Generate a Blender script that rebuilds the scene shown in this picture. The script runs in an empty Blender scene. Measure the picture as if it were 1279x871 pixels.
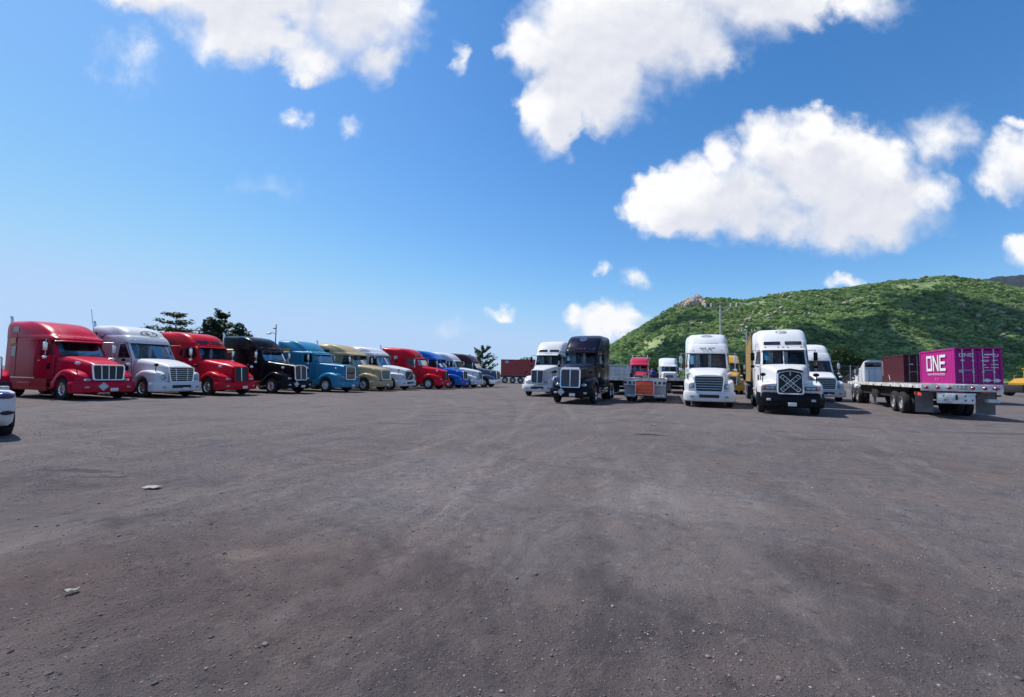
import bpy, bmesh, math, random
import numpy as np
from mathutils import Matrix, Vector, Euler
random.seed(7); RNG = np.random.default_rng(7)
SC = bpy.context.scene; COL = SC.collection
R = math.radians

# ------------------------------------------------------------------ camera
cam_d = bpy.data.cameras.new('camera'); cam = bpy.data.objects.new('camera', cam_d); COL.objects.link(cam)
cam_d.sensor_width = 36; cam_d.lens = 36 * 540 / 1279; cam_d.clip_start = .05; cam_d.clip_end = 12000
cam.matrix_world = Matrix.Translation((0, 0, 1.6)) @ Matrix.Rotation(R(90) + math.atan(31.5 / 540), 4, 'X') @ Matrix.Rotation(R(.95), 4, 'Z')
SC.camera = cam

# ------------------------------------------------------------------ sky, clouds, sun
SUN_DIR = Vector((-.76, .43, 1.30)).normalized()          # towards the sun: left, a little behind the trucks
SUN_EL = math.asin(SUN_DIR.z); SUN_AZ = math.atan2(SUN_DIR.x, SUN_DIR.y)
SKY_STRENGTH = .12
SC.view_settings.view_transform = 'Standard'; SC.view_settings.look = 'None'
SC.view_settings.exposure = .12; SC.view_settings.gamma = 1

class NT:
    def __init__(s, tree): s.t = tree; tree.nodes.clear()
    def n(s, kind, **kw):
        nd = s.t.nodes.new(kind)
        for k, v in kw.items(): setattr(nd, k, v)
        return nd
    def put(s, sock, v):
        if v is None: return
        if isinstance(v, bpy.types.NodeSocket): s.t.links.new(v, sock)
        else: sock.default_value = v
    def math(s, op, a, b=None, c=None, clamp=False):
        nd = s.n('ShaderNodeMath', operation=op, use_clamp=clamp)
        for i, v in enumerate((a, b, c)): s.put(nd.inputs[i], v)
        return nd.outputs[0]
    def vec(s, op, a, b=None, out=0):
        nd = s.n('ShaderNodeVectorMath', operation=op)
        s.put(nd.inputs[0], a); s.put(nd.inputs[1], b)
        return nd.outputs[out]
    def noise(s, vec, scale, detail=4, rough=.5, out=0):
        nd = s.n('ShaderNodeTexNoise'); s.put(nd.inputs['Vector'], vec)
        nd.inputs['Scale'].default_value = scale; nd.inputs['Detail'].default_value = detail; nd.inputs['Roughness'].default_value = rough
        return nd.outputs[out]
    def step(s, v, a, b, lo=0., hi=1.):
        nd = s.n('ShaderNodeMapRange', interpolation_type='SMOOTHSTEP')
        s.put(nd.inputs[0], v)
        for i, q in enumerate((a, b, lo, hi)): nd.inputs[i + 1].default_value = q
        return nd.outputs[0]
    def mix(s, f, a, b, mode='MIX'):
        nd = s.n('ShaderNodeMix', data_type='RGBA', blend_type=mode, clamp_factor=True)
        s.put(nd.inputs[0], f)
        for i, v in ((6, a), (7, b)): s.put(nd.inputs[i], v if isinstance(v, bpy.types.NodeSocket) else tuple(v) + ((1,) if len(v) == 3 else ()))
        return nd.outputs[2]
    def ramp(s, f, stops):
        nd = s.n('ShaderNodeValToRGB'); e = nd.color_ramp.elements
        while len(e) < len(stops): e.new(.5)
        for i, (p, c) in enumerate(stops): e[i].position = p; e[i].color = tuple(c) + (1,)
        s.put(nd.inputs[0], f); return nd.outputs[0]

# cloud puffs: (direction x/y, z/y, half width, half height, density)
PUFFS = [(-0.619, 0.948, 0.398, 0.163, 1.2), (-0.401, 0.86, 0.194, 0.152, 1.2), (-0.339, 0.756, 0.083, 0.078, 1), (-0.861, 0.923, 0.204, 0.089, 1.1), (-0.67, 0.815, 0.167, 0.096, 1), (-0.493, 0.757, 0.115, 0.074, 0.9), (-0.949, 0.932, 0.111, 0.065, 1), (0.153, 0.809, 0.194, 0.185, 1.3), (0.087, 0.637, 0.085, 0.133, 1.15), (0.318, 0.862, 0.278, 0.185, 1.3), (0.533, 0.948, 0.278, 0.152, 1.2), (0.056, 0.797, 0.102, 0.115, 1.1), (0.212, 0.699, 0.148, 0.13, 1.2), (0.434, 0.803, 0.148, 0.096, 0.9), (0.689, 0.95, 0.111, 0.065, 0.8), (0.853, 0.912, 0.12, 0.07, 0.5), (0.374, 0.416, 0.126, 0.089, 1.1), (0.525, 0.429, 0.222, 0.13, 1.25), (0.698, 0.5, 0.185, 0.152, 1.3), (0.819, 0.409, 0.241, 0.119, 1.2), (0.962, 0.446, 0.107, 0.07, 1), (0.704, 0.598, 0.085, 0.063, 1.1), (0.489, 0.526, 0.067, 0.078, 1), (0.603, 0.547, 0.102, 0.089, 1.1), (0.84, 0.492, 0.139, 0.093, 1), (0.657, 0.373, 0.167, 0.074, 0.9), (1.009, 0.58, 0.107, 0.078, 0.75), (0.899, 0.552, 0.074, 0.052, 0.65), (1.197, 0.518, 0.115, 0.104, 1.2), (1.227, 0.617, 0.074, 0.026, 0.8), (1.192, 0.305, 0.059, 0.044, 0.7), (0.2, 0.245, 0.03, 0.026, 0.6), (0.285, 0.233, 0.048, 0.026, 0.75), (0.223, 0.125, 0.096, 0.044, 0.7), (0.158, 0.137, 0.048, 0.026, 0.55), (0.261, 0.138, 0.041, 0.022, 0.65), (0.763, 0.233, 0.052, 0.02, 0.85), (-0.396, 0.583, 0.033, 0.024, 0.42), (-0.146, 0.759, 0.024, 0.044, 0.5), (-0.937, 0.749, 0.083, 0.07, 0.22), (-0.565, 0.435, 0.102, 0.026, 0.18), (-0.028, 0.139, 0.041, 0.017, 0.35), (-0.139, 0.1, 0.052, 0.017, 0.3), (-0.534, 0.597, 0.037, 0.026, 0.22)]

def build_world():
    w = bpy.data.worlds.new('World'); SC.world = w; w.use_nodes = True
    g = NT(w.node_tree)
    sky = g.n('ShaderNodeTexSky', sky_type='NISHITA', sun_disc=False, sun_elevation=SUN_EL, sun_rotation=SUN_AZ,
              altitude=0, air_density=1.0, dust_density=.35, ozone_density=2.5)
    # deep tropical blue: steeper red falloff than the stock atmosphere
    sr = g.n('ShaderNodeSeparateColor'); g.put(sr.inputs[0], sky.outputs[0]); cc = g.n('ShaderNodeCombineColor')
    for i, (k, p) in enumerate(((1.26, 1.55), (1.10, 1.12), (1.28, 1.0))):
        v_ = g.math('MULTIPLY', g.math('POWER', g.math('MULTIPLY', sr.outputs[i], SKY_STRENGTH), p), k)
        g.put(cc.inputs[i], g.math('MULTIPLY', g.math('SMOOTH_MIN', v_, (.42, .61, .88)[i], .26), 1 / SKY_STRENGTH))
    tc = g.n('ShaderNodeTexCoord'); d = tc.outputs['Generated']
    sp = g.n('ShaderNodeSeparateXYZ'); g.put(sp.inputs[0], d)
    x, y, z = sp.outputs
    ym = g.math('MAXIMUM', y, .04)
    u = g.math('DIVIDE', x, ym); v = g.math('DIVIDE', z, ym)
    cb = g.n('ShaderNodeCombineXYZ'); g.put(cb.inputs[0], u); g.put(cb.inputs[1], v); uv = cb.outputs[0]
    # ragged edges: bend the puffs with two noises
    w1 = g.vec('SUBTRACT', g.noise(uv, 6, 3, .55, 1), (.5, .5, .5))
    w2 = g.vec('SUBTRACT', g.noise(uv, 24, 4, .6, 1), (.5, .5, .5))
    uvw = g.vec('ADD', uv, g.vec('MULTIPLY', w1, (.11, .09, 0))); uvw = g.vec('ADD', uvw, g.vec('MULTIPLY', w2, (.06, .055, 0)))
    D = None
    for (a, b, rx, ry, wt) in PUFFS:
        q = g.vec('MULTIPLY', g.vec('SUBTRACT', uvw, (a, b, 0)), (1 / rx, 1 / ry, 0))
        L = g.vec('LENGTH', q, out=1)
        val = g.math('MULTIPLY_ADD', L, -wt * 1.0, wt)
        D = val if D is None else g.math('SMOOTH_MAX', D, val, .12)
    near = g.math('MULTIPLY', g.step(y, .5, .6), g.step(g.math('ABSOLUTE', u), 1.45, 1.3))
    near = g.math('MULTIPLY', near, g.step(v, 1.12, 1.0))
    # the rest of the sky: scattered fair-weather clouds on a flat layer
    zz = g.math('ADD', g.math('MAXIMUM', z, 0), .08)
    cb2 = g.n('ShaderNodeCombineXYZ'); g.put(cb2.inputs[0], g.math('DIVIDE', x, zz)); g.put(cb2.inputs[1], g.math('DIVIDE', y, zz))
    far = g.math('SUBTRACT', g.noise(cb2.outputs[0], 1.1, 6, .55), .56)
    far = g.math('MULTIPLY', far, 4.0)
    D = g.math('ADD', g.math('MULTIPLY', D, near), g.math('MULTIPLY', far, g.math('SUBTRACT', 1., near)))
    fb = g.noise(uv, 13, 8, .62)
    D2 = g.math('ADD', D, g.math('MULTIPLY', g.math('SUBTRACT', fb, .5), .62))
    # edges crisp on one flank and thinning to veils on another
    sf = g.n('ShaderNodeMapRange', interpolation_type='SMOOTHSTEP'); g.put(sf.inputs[0], D2); sf.inputs[1].default_value = -.06
    g.put(sf.inputs[2], g.math('MULTIPLY_ADD', g.step(g.noise(uv, 3.4, 2, .5), .38, .60), .62, .30)); alpha = sf.outputs[0]
    alpha = g.math('MULTIPLY', alpha, g.step(z, .0, .06))
    # cloud tone: the side towards the sun is bright, what lies behind more cloud seen from the sun is shaded
    tosun = g.vec('ADD', uvw, (-.035, .075, 0)); E = None
    for (a, b, rx, ry, wt) in PUFFS:
        if rx * ry < .0028: continue
        q = g.vec('MULTIPLY', g.vec('SUBTRACT', tosun, (a, b, 0)), (1 / rx, 1 / ry, 0)); val = g.math('MULTIPLY_ADD', g.vec('LENGTH', q, out=1), -wt, wt)
        E = val if E is None else g.math('SMOOTH_MAX', E, val, .15)
    relief = g.math('SUBTRACT', g.noise(g.vec('ADD', uv, (-.010, .020, 0)), 13, 8, .62), fb)
    thick = g.math('ADD', g.math('MULTIPLY', g.step(E, .02, .75), .85), g.math('MULTIPLY', relief, .95))
    thick = g.math('ADD', thick, g.math('MULTIPLY_ADD', g.noise(uv, 4, 3, .5), .4, -.20), clamp=True)
    c1 = .94 / SKY_STRENGTH; c2 = .70 / SKY_STRENGTH
    ccol = g.mix(thick, (c1, c1, c1 * 1.01), (c2 * .99, c2 * 1.02, c2 * 1.13))
    col = g.mix(alpha, cc.outputs[0], ccol)
    bg = g.n('ShaderNodeBackground'); g.put(bg.inputs[0], col); bg.inputs[1].default_value = SKY_STRENGTH
    out = g.n('ShaderNodeOutputWorld'); g.put(out.inputs[0], bg.outputs[0])
build_world()
sun_d = bpy.data.lights.new('sun', 'SUN'); sun_d.energy = 4.9; sun_d.angle = R(.53); sun_d.color = (1, .955, .89)
sun = bpy.data.objects.new('sun', sun_d); COL.objects.link(sun); sun.rotation_euler = SUN_DIR.to_track_quat('Z', 'Y').to_euler(); sun.location = (-40, 20, 60)

# ------------------------------------------------------------------ materials
def newmat(name):
    m = bpy.data.materials.new(name); m.use_nodes = True
    g = NT(m.node_tree); b = g.n('ShaderNodeBsdfPrincipled'); o = g.n('ShaderNodeOutputMaterial')
    g.t.links.new(b.outputs[0], o.inputs[0]); return m, g, b
def plain(name, col, rough=.6, metal=0., var=.15, scale=6., coat=0., spec=.5, bump=0., bscale=40.):
    m, g, b = newmat(name)
    tc = g.n('ShaderNodeTexCoord'); n = g.noise(tc.outputs['Object'], scale, 5, .6)
    c = g.mix(g.step(n, .3, .75), tuple(x * (1 - var) for x in col), tuple(min(1, x * (1 + var)) for x in col))
    g.put(b.inputs['Base Color'], c); b.inputs['Roughness'].default_value = rough; b.inputs['Metallic'].default_value = metal
    b.inputs['Coat Weight'].default_value = coat; b.inputs['Coat Roughness'].default_value = .08; b.inputs['Specular IOR Level'].default_value = spec
    if bump:
        bp = g.n('ShaderNodeBump'); bp.inputs['Strength'].default_value = bump; bp.inputs['Distance'].default_value = .02
        g.put(bp.inputs['Height'], g.noise(tc.outputs['Object'], bscale, 4, .6)); g.put(b.inputs['Normal'], bp.outputs[0])
    return m
def paint(name, col, dust=.35, rough=.30):
    dust *= .22 if max(col) > .05 else .06
    """vehicle paint: clear coat, uneven road dust and streaks"""
    m, g, b = newmat(name)
    tc = g.n('ShaderNodeTexCoord'); o = tc.outputs['Object']
    n1 = g.noise(o, 1.7, 6, .65); n2 = g.noise(g.vec('MULTIPLY', o, (5, 5, .7)), 3, 4, .6)
    f = g.math('MULTIPLY', g.step(g.math('MULTIPLY_ADD', n2, .5, g.math('MULTIPLY', n1, .6)), .42, .85), dust)
    sz = g.n('ShaderNodeSeparateXYZ'); g.put(sz.inputs[0], o)
    low = g.math('MULTIPLY', g.step(sz.outputs[2], 1.25, .35), g.step(n2, .30, .62, .12, .55))
    f = g.math('MAXIMUM', f, g.math('MULTIPLY', low, .26 if max(col) > .05 else .07))
    c = g.mix(f, col, tuple(.55 * x + .45 * y for x, y in zip(col, (.23, .2, .185))))
    g.put(b.inputs['Base Color'], c)
    g.put(b.inputs['Roughness'], g.math('MULTIPLY_ADD', f, .5, rough))
    b.inputs['Coat Weight'].default_value = .06 if max(col) > .05 else 0.; b.inputs['Coat Roughness'].default_value = .10; b.inputs['Specular IOR Level'].default_value = .09 if max(col) > .05 else .10
    bp = g.n('ShaderNodeBump'); bp.inputs['Strength'].default_value = .06; bp.inputs['Distance'].default_value = .05
    g.put(bp.inputs['Height'], g.noise(o, 2.2, 2, .5)); g.put(b.inputs['Normal'], bp.outputs[0])
    return m
M = {}
M['red'] = paint('crimson_paint', (.50, .004, .036), .2)
M['red2'] = paint('bright_red_paint', (.56, .005, .022), .15)
M['red3'] = paint('rose_red_paint', (.40, .02, .06), .35)
M['white'] = paint('white_paint', (.62, .63, .65), .4)
M['white2'] = paint('bright_white_paint', (.64, .64, .65), .4)
M['black'] = paint('black_paint', (.008, .008, .011), .20, .22)
M['navy'] = paint('black_blue_paint', (.010, .012, .028), .16, .22)
M['teal'] = paint('teal_blue_paint', (.035, .22, .36), .30)
M['teal2'] = paint('faded_teal_paint', (.09, .28, .36), .45)
M['tan'] = paint('tan_gold_paint', (.42, .32, .18), .30)
M['blue'] = paint('blue_paint', (.012, .10, .42), .25)
M['maroon'] = paint('dark_maroon_paint', (.055, .02, .035), .40)
M['steelblue'] = paint('slate_blue_paint', (.07, .10, .16), .4)
M['yellow'] = paint('yellow_paint', (.50, .28, .03), .5)
M['silver'] = paint('silver_paint', (.42, .42, .44), .3)
M['chrome'] = plain('chrome', (.84, .81, .77), .30, 1., .05)
M['steel'] = plain('brushed_steel', (.58, .56, .54), .34, 1., .12)
M['alu'] = plain('polished_aluminium', (.70, .70, .72), .24, 1., .1)
M['hubwhite'] = plain('white_wheel_paint', (.62, .62, .62), .5, 0, .2)
M['hubgrey'] = plain('grey_wheel_paint', (.34, .34, .34), .6, 0, .35)
M['rubber'] = plain('tyre_rubber', (.018, .018, .02), .85, 0, .35, 12)
M['blackp'] = plain('black_plastic', (.016, .016, .018), .5, 0, .2)
M['dark'] = plain('dark_trim', (.012, .012, .014), .65, 0, .2)
M['mesh'] = plain('grille_mesh', (.035, .035, .042), .45, .4, .2, 30)
M['meshg'] = plain('grey_grille_mesh', (.09, .085, .095), .5, .4, .2, 30)
M['frame'] = plain('chassis_steel', (.03, .028, .03), .7, .1, .4, 8)
M['int'] = plain('cab_trim', (.07, .07, .078), .8, 0, .2)
M['seat'] = plain('seat_cloth', (.14, .14, .16), .9, 0, .2)
M['curtain'] = plain('cab_curtain', (.72, .69, .64), .9, 0, .3, 9)
M['film'] = plain('blue_window_film', (.04, .24, .40), .4)
M['lens'] = plain('headlight_lens', (.30, .32, .35), .12, .35, .1, 5, .8)
M['amber'] = plain('amber_lens', (.75, .16, .02), .25, 0, .1, 5, .6)
M['redlens'] = plain('red_lens', (.38, .012, .02), .25, 0, .1, 5, .6)
M['plate'] = plain('plate_white', (.70, .70, .68), .5, 0, .08)
M['ink'] = plain('dark_print', (.04, .04, .05), .6)
M['inkb'] = plain('blue_print', (.012, .035, .20), .5)
M['tailglass'] = plain('dark_tail_lamp', (.05, .03, .12), .15, 0, .2, 8, .5)
M['wprint'] = plain('white_print', (.72, .72, .74), .55, 0, .15)
M['placard'] = plain('grey_placard', (.50, .50, .52), .5, 0, .1)
M['yel'] = plain('yellow_placard', (.70, .42, .04), .5, 0, .12)
M['rusty'] = plain('worn_white_rail', (.68, .66, .63), .7, 0, .35, 3)
M['deck'] = plain('deck_wood', (.17, .15, .13), .85, 0, .4, 4)
M['flap'] = plain('mud_flap_rubber', (.16, .15, .155), .8, 0, .2)
M['orange'] = plain('orange_red_board', (.86, .075, .04), .55, 0, .2, 5)
M['magenta'] = paint('magenta_container_paint', (.43, .022, .215), .3, .5)
M['maroonc'] = paint('maroon_container_paint', (.085, .022, .030), .35, .6)
M['rustc'] = paint('rust_red_container_paint', (.36, .07, .07), .35, .6)
M['ochre'] = paint('ochre_container_paint', (.34, .23, .10), .45, .6)
M['whitec'] = paint('white_box_paint', (.62, .62, .61), .35, .5)
M['concrete'] = plain('pole_concrete', (.50, .48, .45), .8, 0, .15)
M['galv'] = plain('galvanised_steel', (.40, .41, .42), .5, .6, .15)
M['bark'] = plain('bark', (.10, .075, .055), .9, 0, .3, 5)
M['rock'] = plain('outcrop_rock', (.52, .39, .31), .9, 0, .45, .25, bump=.6, bscale=1.)
M['boulder'] = plain('pale_rock', (.36, .31, .26), .9, 0, .3, .4)
M['paper'] = plain('pale_litter', (.30, .28, .26), .8, 0, .15)
M['tarp'] = plain('blue_tarpaulin', (.02, .03, .17), .6, 0, .3, 3)
def glass_mat():
    m = bpy.data.materials.new('cab_glass'); m.use_nodes = True; g = NT(m.node_tree)
    t = g.n('ShaderNodeBsdfTransparent'); t.inputs[0].default_value = (.70, .77, .80, 1)
    gl = g.n('ShaderNodeBsdfGlossy'); gl.inputs['Roughness'].default_value = .03
    f = g.n('ShaderNodeFresnel'); f.inputs[0].default_value = 1.40
    mx = g.n('ShaderNodeMixShader'); g.put(mx.inputs[0], g.math('ADD', g.math('MULTIPLY', f.outputs[0], .5), .015, clamp=True))
    g.t.links.new(t.outputs[0], mx.inputs[1]); g.t.links.new(gl.outputs[0], mx.inputs[2])
    o = g.n('ShaderNodeOutputMaterial'); g.t.links.new(mx.outputs[0], o.inputs[0]); return m
M['glass'] = glass_mat()
M['dglass'] = plain('dark_side_glass', (.012, .016, .020), .06, 0, .2, 3, 0., .7)

def leaf_mat(name, a, b, c, scale=.6):
    m, g, bs = newmat(name)
    oi = g.n('ShaderNodeObjectInfo'); geo = g.n('ShaderNodeNewGeometry')
    n = g.noise(geo.outputs['Position'], scale, 3, .6)
    f = g.math('ADD', g.math('MULTIPLY', n, .50), g.math('MULTIPLY', oi.outputs['Random'], .60))
    col = g.ramp(f, [(.25, a), (.5, b), (.78, c)])
    g.put(bs.inputs['Base Color'], col); bs.inputs['Roughness'].default_value = .6; bs.inputs['Specular IOR Level'].default_value = .25
    tr = g.n('ShaderNodeBsdfTranslucent'); g.put(tr.inputs[0], col); mx = g.n('ShaderNodeMixShader'); mx.inputs[0].default_value = .35
    o = [n_ for n_ in g.t.nodes if n_.type == 'OUTPUT_MATERIAL'][0]
    g.t.links.new(bs.outputs[0], mx.inputs[1]); g.t.links.new(tr.outputs[0], mx.inputs[2]); g.t.links.new(mx.outputs[0], o.inputs[0])
    return m
M['leaf_hill'] = leaf_mat('hill_foliage', (.060, .130, .045), (.185, .315, .10), (.40, .50, .20), .02)
M['leaf_dark'] = leaf_mat('almond_leaves', (.012, .028, .016), (.03, .062, .022), (.07, .11, .035), .9)
M['leaf_mid'] = leaf_mat('bushy_leaves', (.018, .045, .014), (.04, .09, .02), (.08, .14, .03), .7)

# ------------------------------------------------------------------ mesh helpers
class MB:
    def __init__(s): s.v = []; s.f = []; s.m = []
    def add(s, verts, faces, mi=0):
        o = len(s.v); s.v += [tuple(p) for p in verts]; s.f += [tuple(i + o for i in f) for f in faces]; s.m += [mi] * len(faces); return s
    def box(s, c, d, mi=0, rot=None, bev=0.):
        x, y, z = (q / 2 for q in d)
        if bev <= 0:
            vs = [(a * x, b * y, e * z) for a in (-1, 1) for b in (-1, 1) for e in (-1, 1)]
            fs = [(0, 1, 3, 2), (4, 6, 7, 5), (0, 4, 5, 1), (2, 3, 7, 6), (0, 2, 6, 4), (1, 5, 7, 3)]
        else:
            bm = bmesh.new(); bmesh.ops.create_cube(bm, size=1)
            bmesh.ops.scale(bm, vec=d, verts=bm.verts)
            bmesh.ops.bevel(bm, geom=bm.edges[:], offset=bev, segments=2, affect='EDGES', profile=.5)
            bm.verts.index_update(); vs = [tuple(q.co) for q in bm.verts]; fs = [tuple(q.index for q in f.verts) for f in bm.faces]; bm.free()
        if rot is not None:
            m = Euler(rot).to_matrix(); vs = [m @ Vector(q) for q in vs]
        return s.add([(q[0] + c[0], q[1] + c[1], q[2] + c[2]) for q in vs], fs, mi)
    def tube(s, pts, r, n=8, mi=0, cap=True):
        pts = [Vector(p) for p in pts]; rs = r if isinstance(r, (list, tuple)) else [r] * len(pts)
        vs = []; fs = []
        for i, p in enumerate(pts):
            t = (pts[min(i + 1, len(pts) - 1)] - pts[max(i - 1, 0)]).normalized()
            a = t.orthogonal().normalized() if i == 0 else (a - t * a.dot(t)).normalized()
            b = t.cross(a)
            for k in range(n):
                q = 2 * math.pi * k / n; vs.append(p + (a * math.cos(q) + b * math.sin(q)) * rs[i])
        for i in range(len(pts) - 1):
            for k in range(n): fs.append((i * n + k, i * n + (k + 1) % n, (i + 1) * n + (k + 1) % n, (i + 1) * n + k))
        if cap: fs += [tuple(range(n))[::-1], tuple(range((len(pts) - 1) * n, len(pts) * n))]
        return s.add(vs, fs, mi)
    def grid(s, P, mi=0, close=False):
        nr = len(P); nc = len(P[0]); vs = [p for row in P for p in row]; fs = []
        for i in range(nr - 1):
            for j in range(nc if close else nc - 1):
                k = (j + 1) % nc; fs.append((i * nc + j, i * nc + k, (i + 1) * nc + k, (i + 1) * nc + j))
        return s.add(vs, fs, mi)
    def lathe(s, prof, n=24, mi=0, axis='X', c=(0, 0, 0)):
        """profile of (r, along-axis)"""
        P = []
        for (r, h) in prof:
            row = []
            for k in range(n):
                q = 2 * math.pi * k / n; a, b = r * math.cos(q), r * math.sin(q)
                row.append({'X': (h, a, b), 'Y': (a, h, b), 'Z': (a, b, h)}[axis])
            P.append([(q[0] + c[0], q[1] + c[1], q[2] + c[2]) for q in row])
        return s.grid(P, mi, True)
    def ngon(s, pts, mi=0): return s.add(pts, [tuple(range(len(pts)))], mi)
    def prism(s, pts, ext, mi=0):
        n = len(pts); e = Vector(ext); a = [Vector(p) for p in pts]
        return s.add(a + [p + e for p in a], [tuple(range(n))[::-1], tuple(range(n, 2 * n))] + [(i, (i + 1) % n, n + (i + 1) % n, n + i) for i in range(n)], mi)
    def ellipsoid(s, c, r, rot=None, nu=14, nv=8, mi=0, p=1.):
        P = []
        sg = lambda t: math.copysign(abs(t) ** p, t)
        m = Euler(rot).to_matrix() if rot is not None else None
        for i in range(nv + 1):
            f = -math.pi / 2 + math.pi * i / nv; row = []
            for k in range(nu):
                q = 2 * math.pi * k / nu
                v = Vector((r[0] * sg(math.cos(f)) * sg(math.cos(q)), r[1] * sg(math.cos(f)) * sg(math.sin(q)), r[2] * sg(math.sin(f))))
                if m is not None: v = m @ v
                row.append((v.x + c[0], v.y + c[1], v.z + c[2]))
            P.append(row)
        return s.grid(P, mi, True)
    def mesh(s, name, mats, smooth=40.):
        me = bpy.data.meshes.new(name); me.from_pydata(s.v, [], s.f)
        for q in (mats if isinstance(mats, (list, tuple)) else [mats]): me.materials.append(q)
        if any(s.m): me.polygons.foreach_set('material_index', s.m)
        bm = bmesh.new(); bm.from_mesh(me); bmesh.ops.recalc_face_normals(bm, faces=bm.faces); bm.to_mesh(me); bm.free()
        if smooth:
            me.polygons.foreach_set('use_smooth', [True] * len(me.polygons)); me.set_sharp_from_angle(angle=R(smooth))
        return me
    def obj(s, name, mats, parent=None, loc=(0, 0, 0), smooth=40.): return link(name, s.mesh(name, mats, smooth), parent, loc)

def link(name, me, parent=None, loc=(0, 0, 0), rot=(0, 0, 0)):
    o = bpy.data.objects.new(name, me); COL.objects.link(o); o.location = loc; o.rotation_euler = rot
    if parent is not None: o.parent = parent
    return o
def tag(o, label=None, cat=None, group=None, kind=None):
    if label: o['label'] = label
    if cat: o['category'] = cat
    if group: o['group'] = group
    if kind: o['kind'] = kind
    return o
def thing(name, label, cat, loc=(0, 0, 0), rot=0., group=None):
    o = bpy.data.objects.new(name, None); COL.objects.link(o); o.location = loc; o.rotation_euler = (0, 0, rot); o.empty_display_size = .3
    return tag(o, label, cat, group)
def text_pts(txt, size, align='CENTER'):
    """flat lettering as (verts, faces) in x/y"""
    cu = bpy.data.curves.new('lettering', 'FONT'); cu.body = txt; cu.size = size; cu.align_x = align; cu.resolution_u = 2
    o = bpy.data.objects.new('lettering', cu); COL.objects.link(o)
    bpy.context.view_layer.update()
    me = bpy.data.meshes.new_from_object(o.evaluated_get(bpy.context.evaluated_depsgraph_get()))
    v = [tuple(q.co) for q in me.vertices]; f = [tuple(p.vertices) for p in me.polygons]
    bpy.data.objects.remove(o); bpy.data.curves.remove(cu); bpy.data.meshes.remove(me)
    return v, f
def lerp(a, b, t): return a + (b - a) * t
def sstep(t): t = max(0., min(1., t)); return t * t * (3 - 2 * t)

# ------------------------------------------------------------------ wheels (meshes shared)
CACHE = {}
def wheel_meshes(kind, rim):
    key = (kind, rim)
    if key in CACHE: return CACHE[key]
    if kind == 'steer':
        t = MB().lathe([(.29, .13), (.33, .145), (.45, .150), (.50, .13), (.52, .09), (.52, -.09), (.50, -.13), (.45, -.15), (.33, -.145), (.29, -.13), (.29, .13)], 28)
        r = MB().lathe([(.29, .125), (.305, .135), (.285, .14), (.27, .10), (.255, .085), (.20, .075), (.16, .10), (.12, .125), (.11, .17), (.06, .185), (.001, .185)], 28)
        hr, hx, br = .225, .083, .145
    elif kind == 'dual':
        t = MB().lathe([(.29, .28), (.33, .295), (.45, .30), (.50, .28), (.52, .24), (.52, .06), (.50, .03), (.44, .012), (.44, -.012), (.50, -.03), (.52, -.06), (.52, -.24), (.50, -.28), (.45, -.30), (.33, -.295), (.29, -.28), (.29, .28)], 28)
        r = MB().lathe([(.29, .275), (.305, .285), (.285, .29), (.275, .24), (.27, .14), (.25, .11), (.20, .11), (.17, .11), (.14, .14), (.13, .24), (.10, .26), (.001, .26)], 28)
        hr, hx, br = .215, .115, .16
    else:  # car
        t = MB().lathe([(.22, .09), (.25, .10), (.31, .10), (.335, .08), (.34, .05), (.34, -.05), (.335, -.08), (.31, -.10), (.25, -.10), (.22, -.09), (.22, .09)], 28)
        r = MB().lathe([(.22, .085), (.23, .095), (.21, .09), (.19, .06), (.10, .07), (.05, .09), (.001, .09)], 28)
        hr, hx, br = .14, .072, .06
    for k in range(10):
        q = 2 * math.pi * (k + .5) / 10
        pts = []
        for j in range(8):
            w = 2 * math.pi * j / 8; rr = .030 if kind != 'car' else .028
            pts.append((hx + .012, (hr + rr * math.cos(w)) * math.cos(q) - rr * 1.1 * math.sin(w) * math.sin(q), (hr + rr * math.cos(w)) * math.sin(q) + rr * 1.1 * math.sin(w) * math.cos(q)))
        r.ngon(pts, 1)
    tm = t.mesh('tyre', M['rubber']); rm = r.mesh('rim', [M[rim], M['dark']])
    CACHE[key] = (tm, rm); return tm, rm
def wheel(parent, x, y, kind='steer', rim='alu', r=.52):
    tm, rm = wheel_meshes(kind, rim)
    w = link('wheel', tm, parent, (x, y, r), (random.random() * 6, 0, 0 if x > 0 else math.pi))
    link('rim', rm, w); return w

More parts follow.
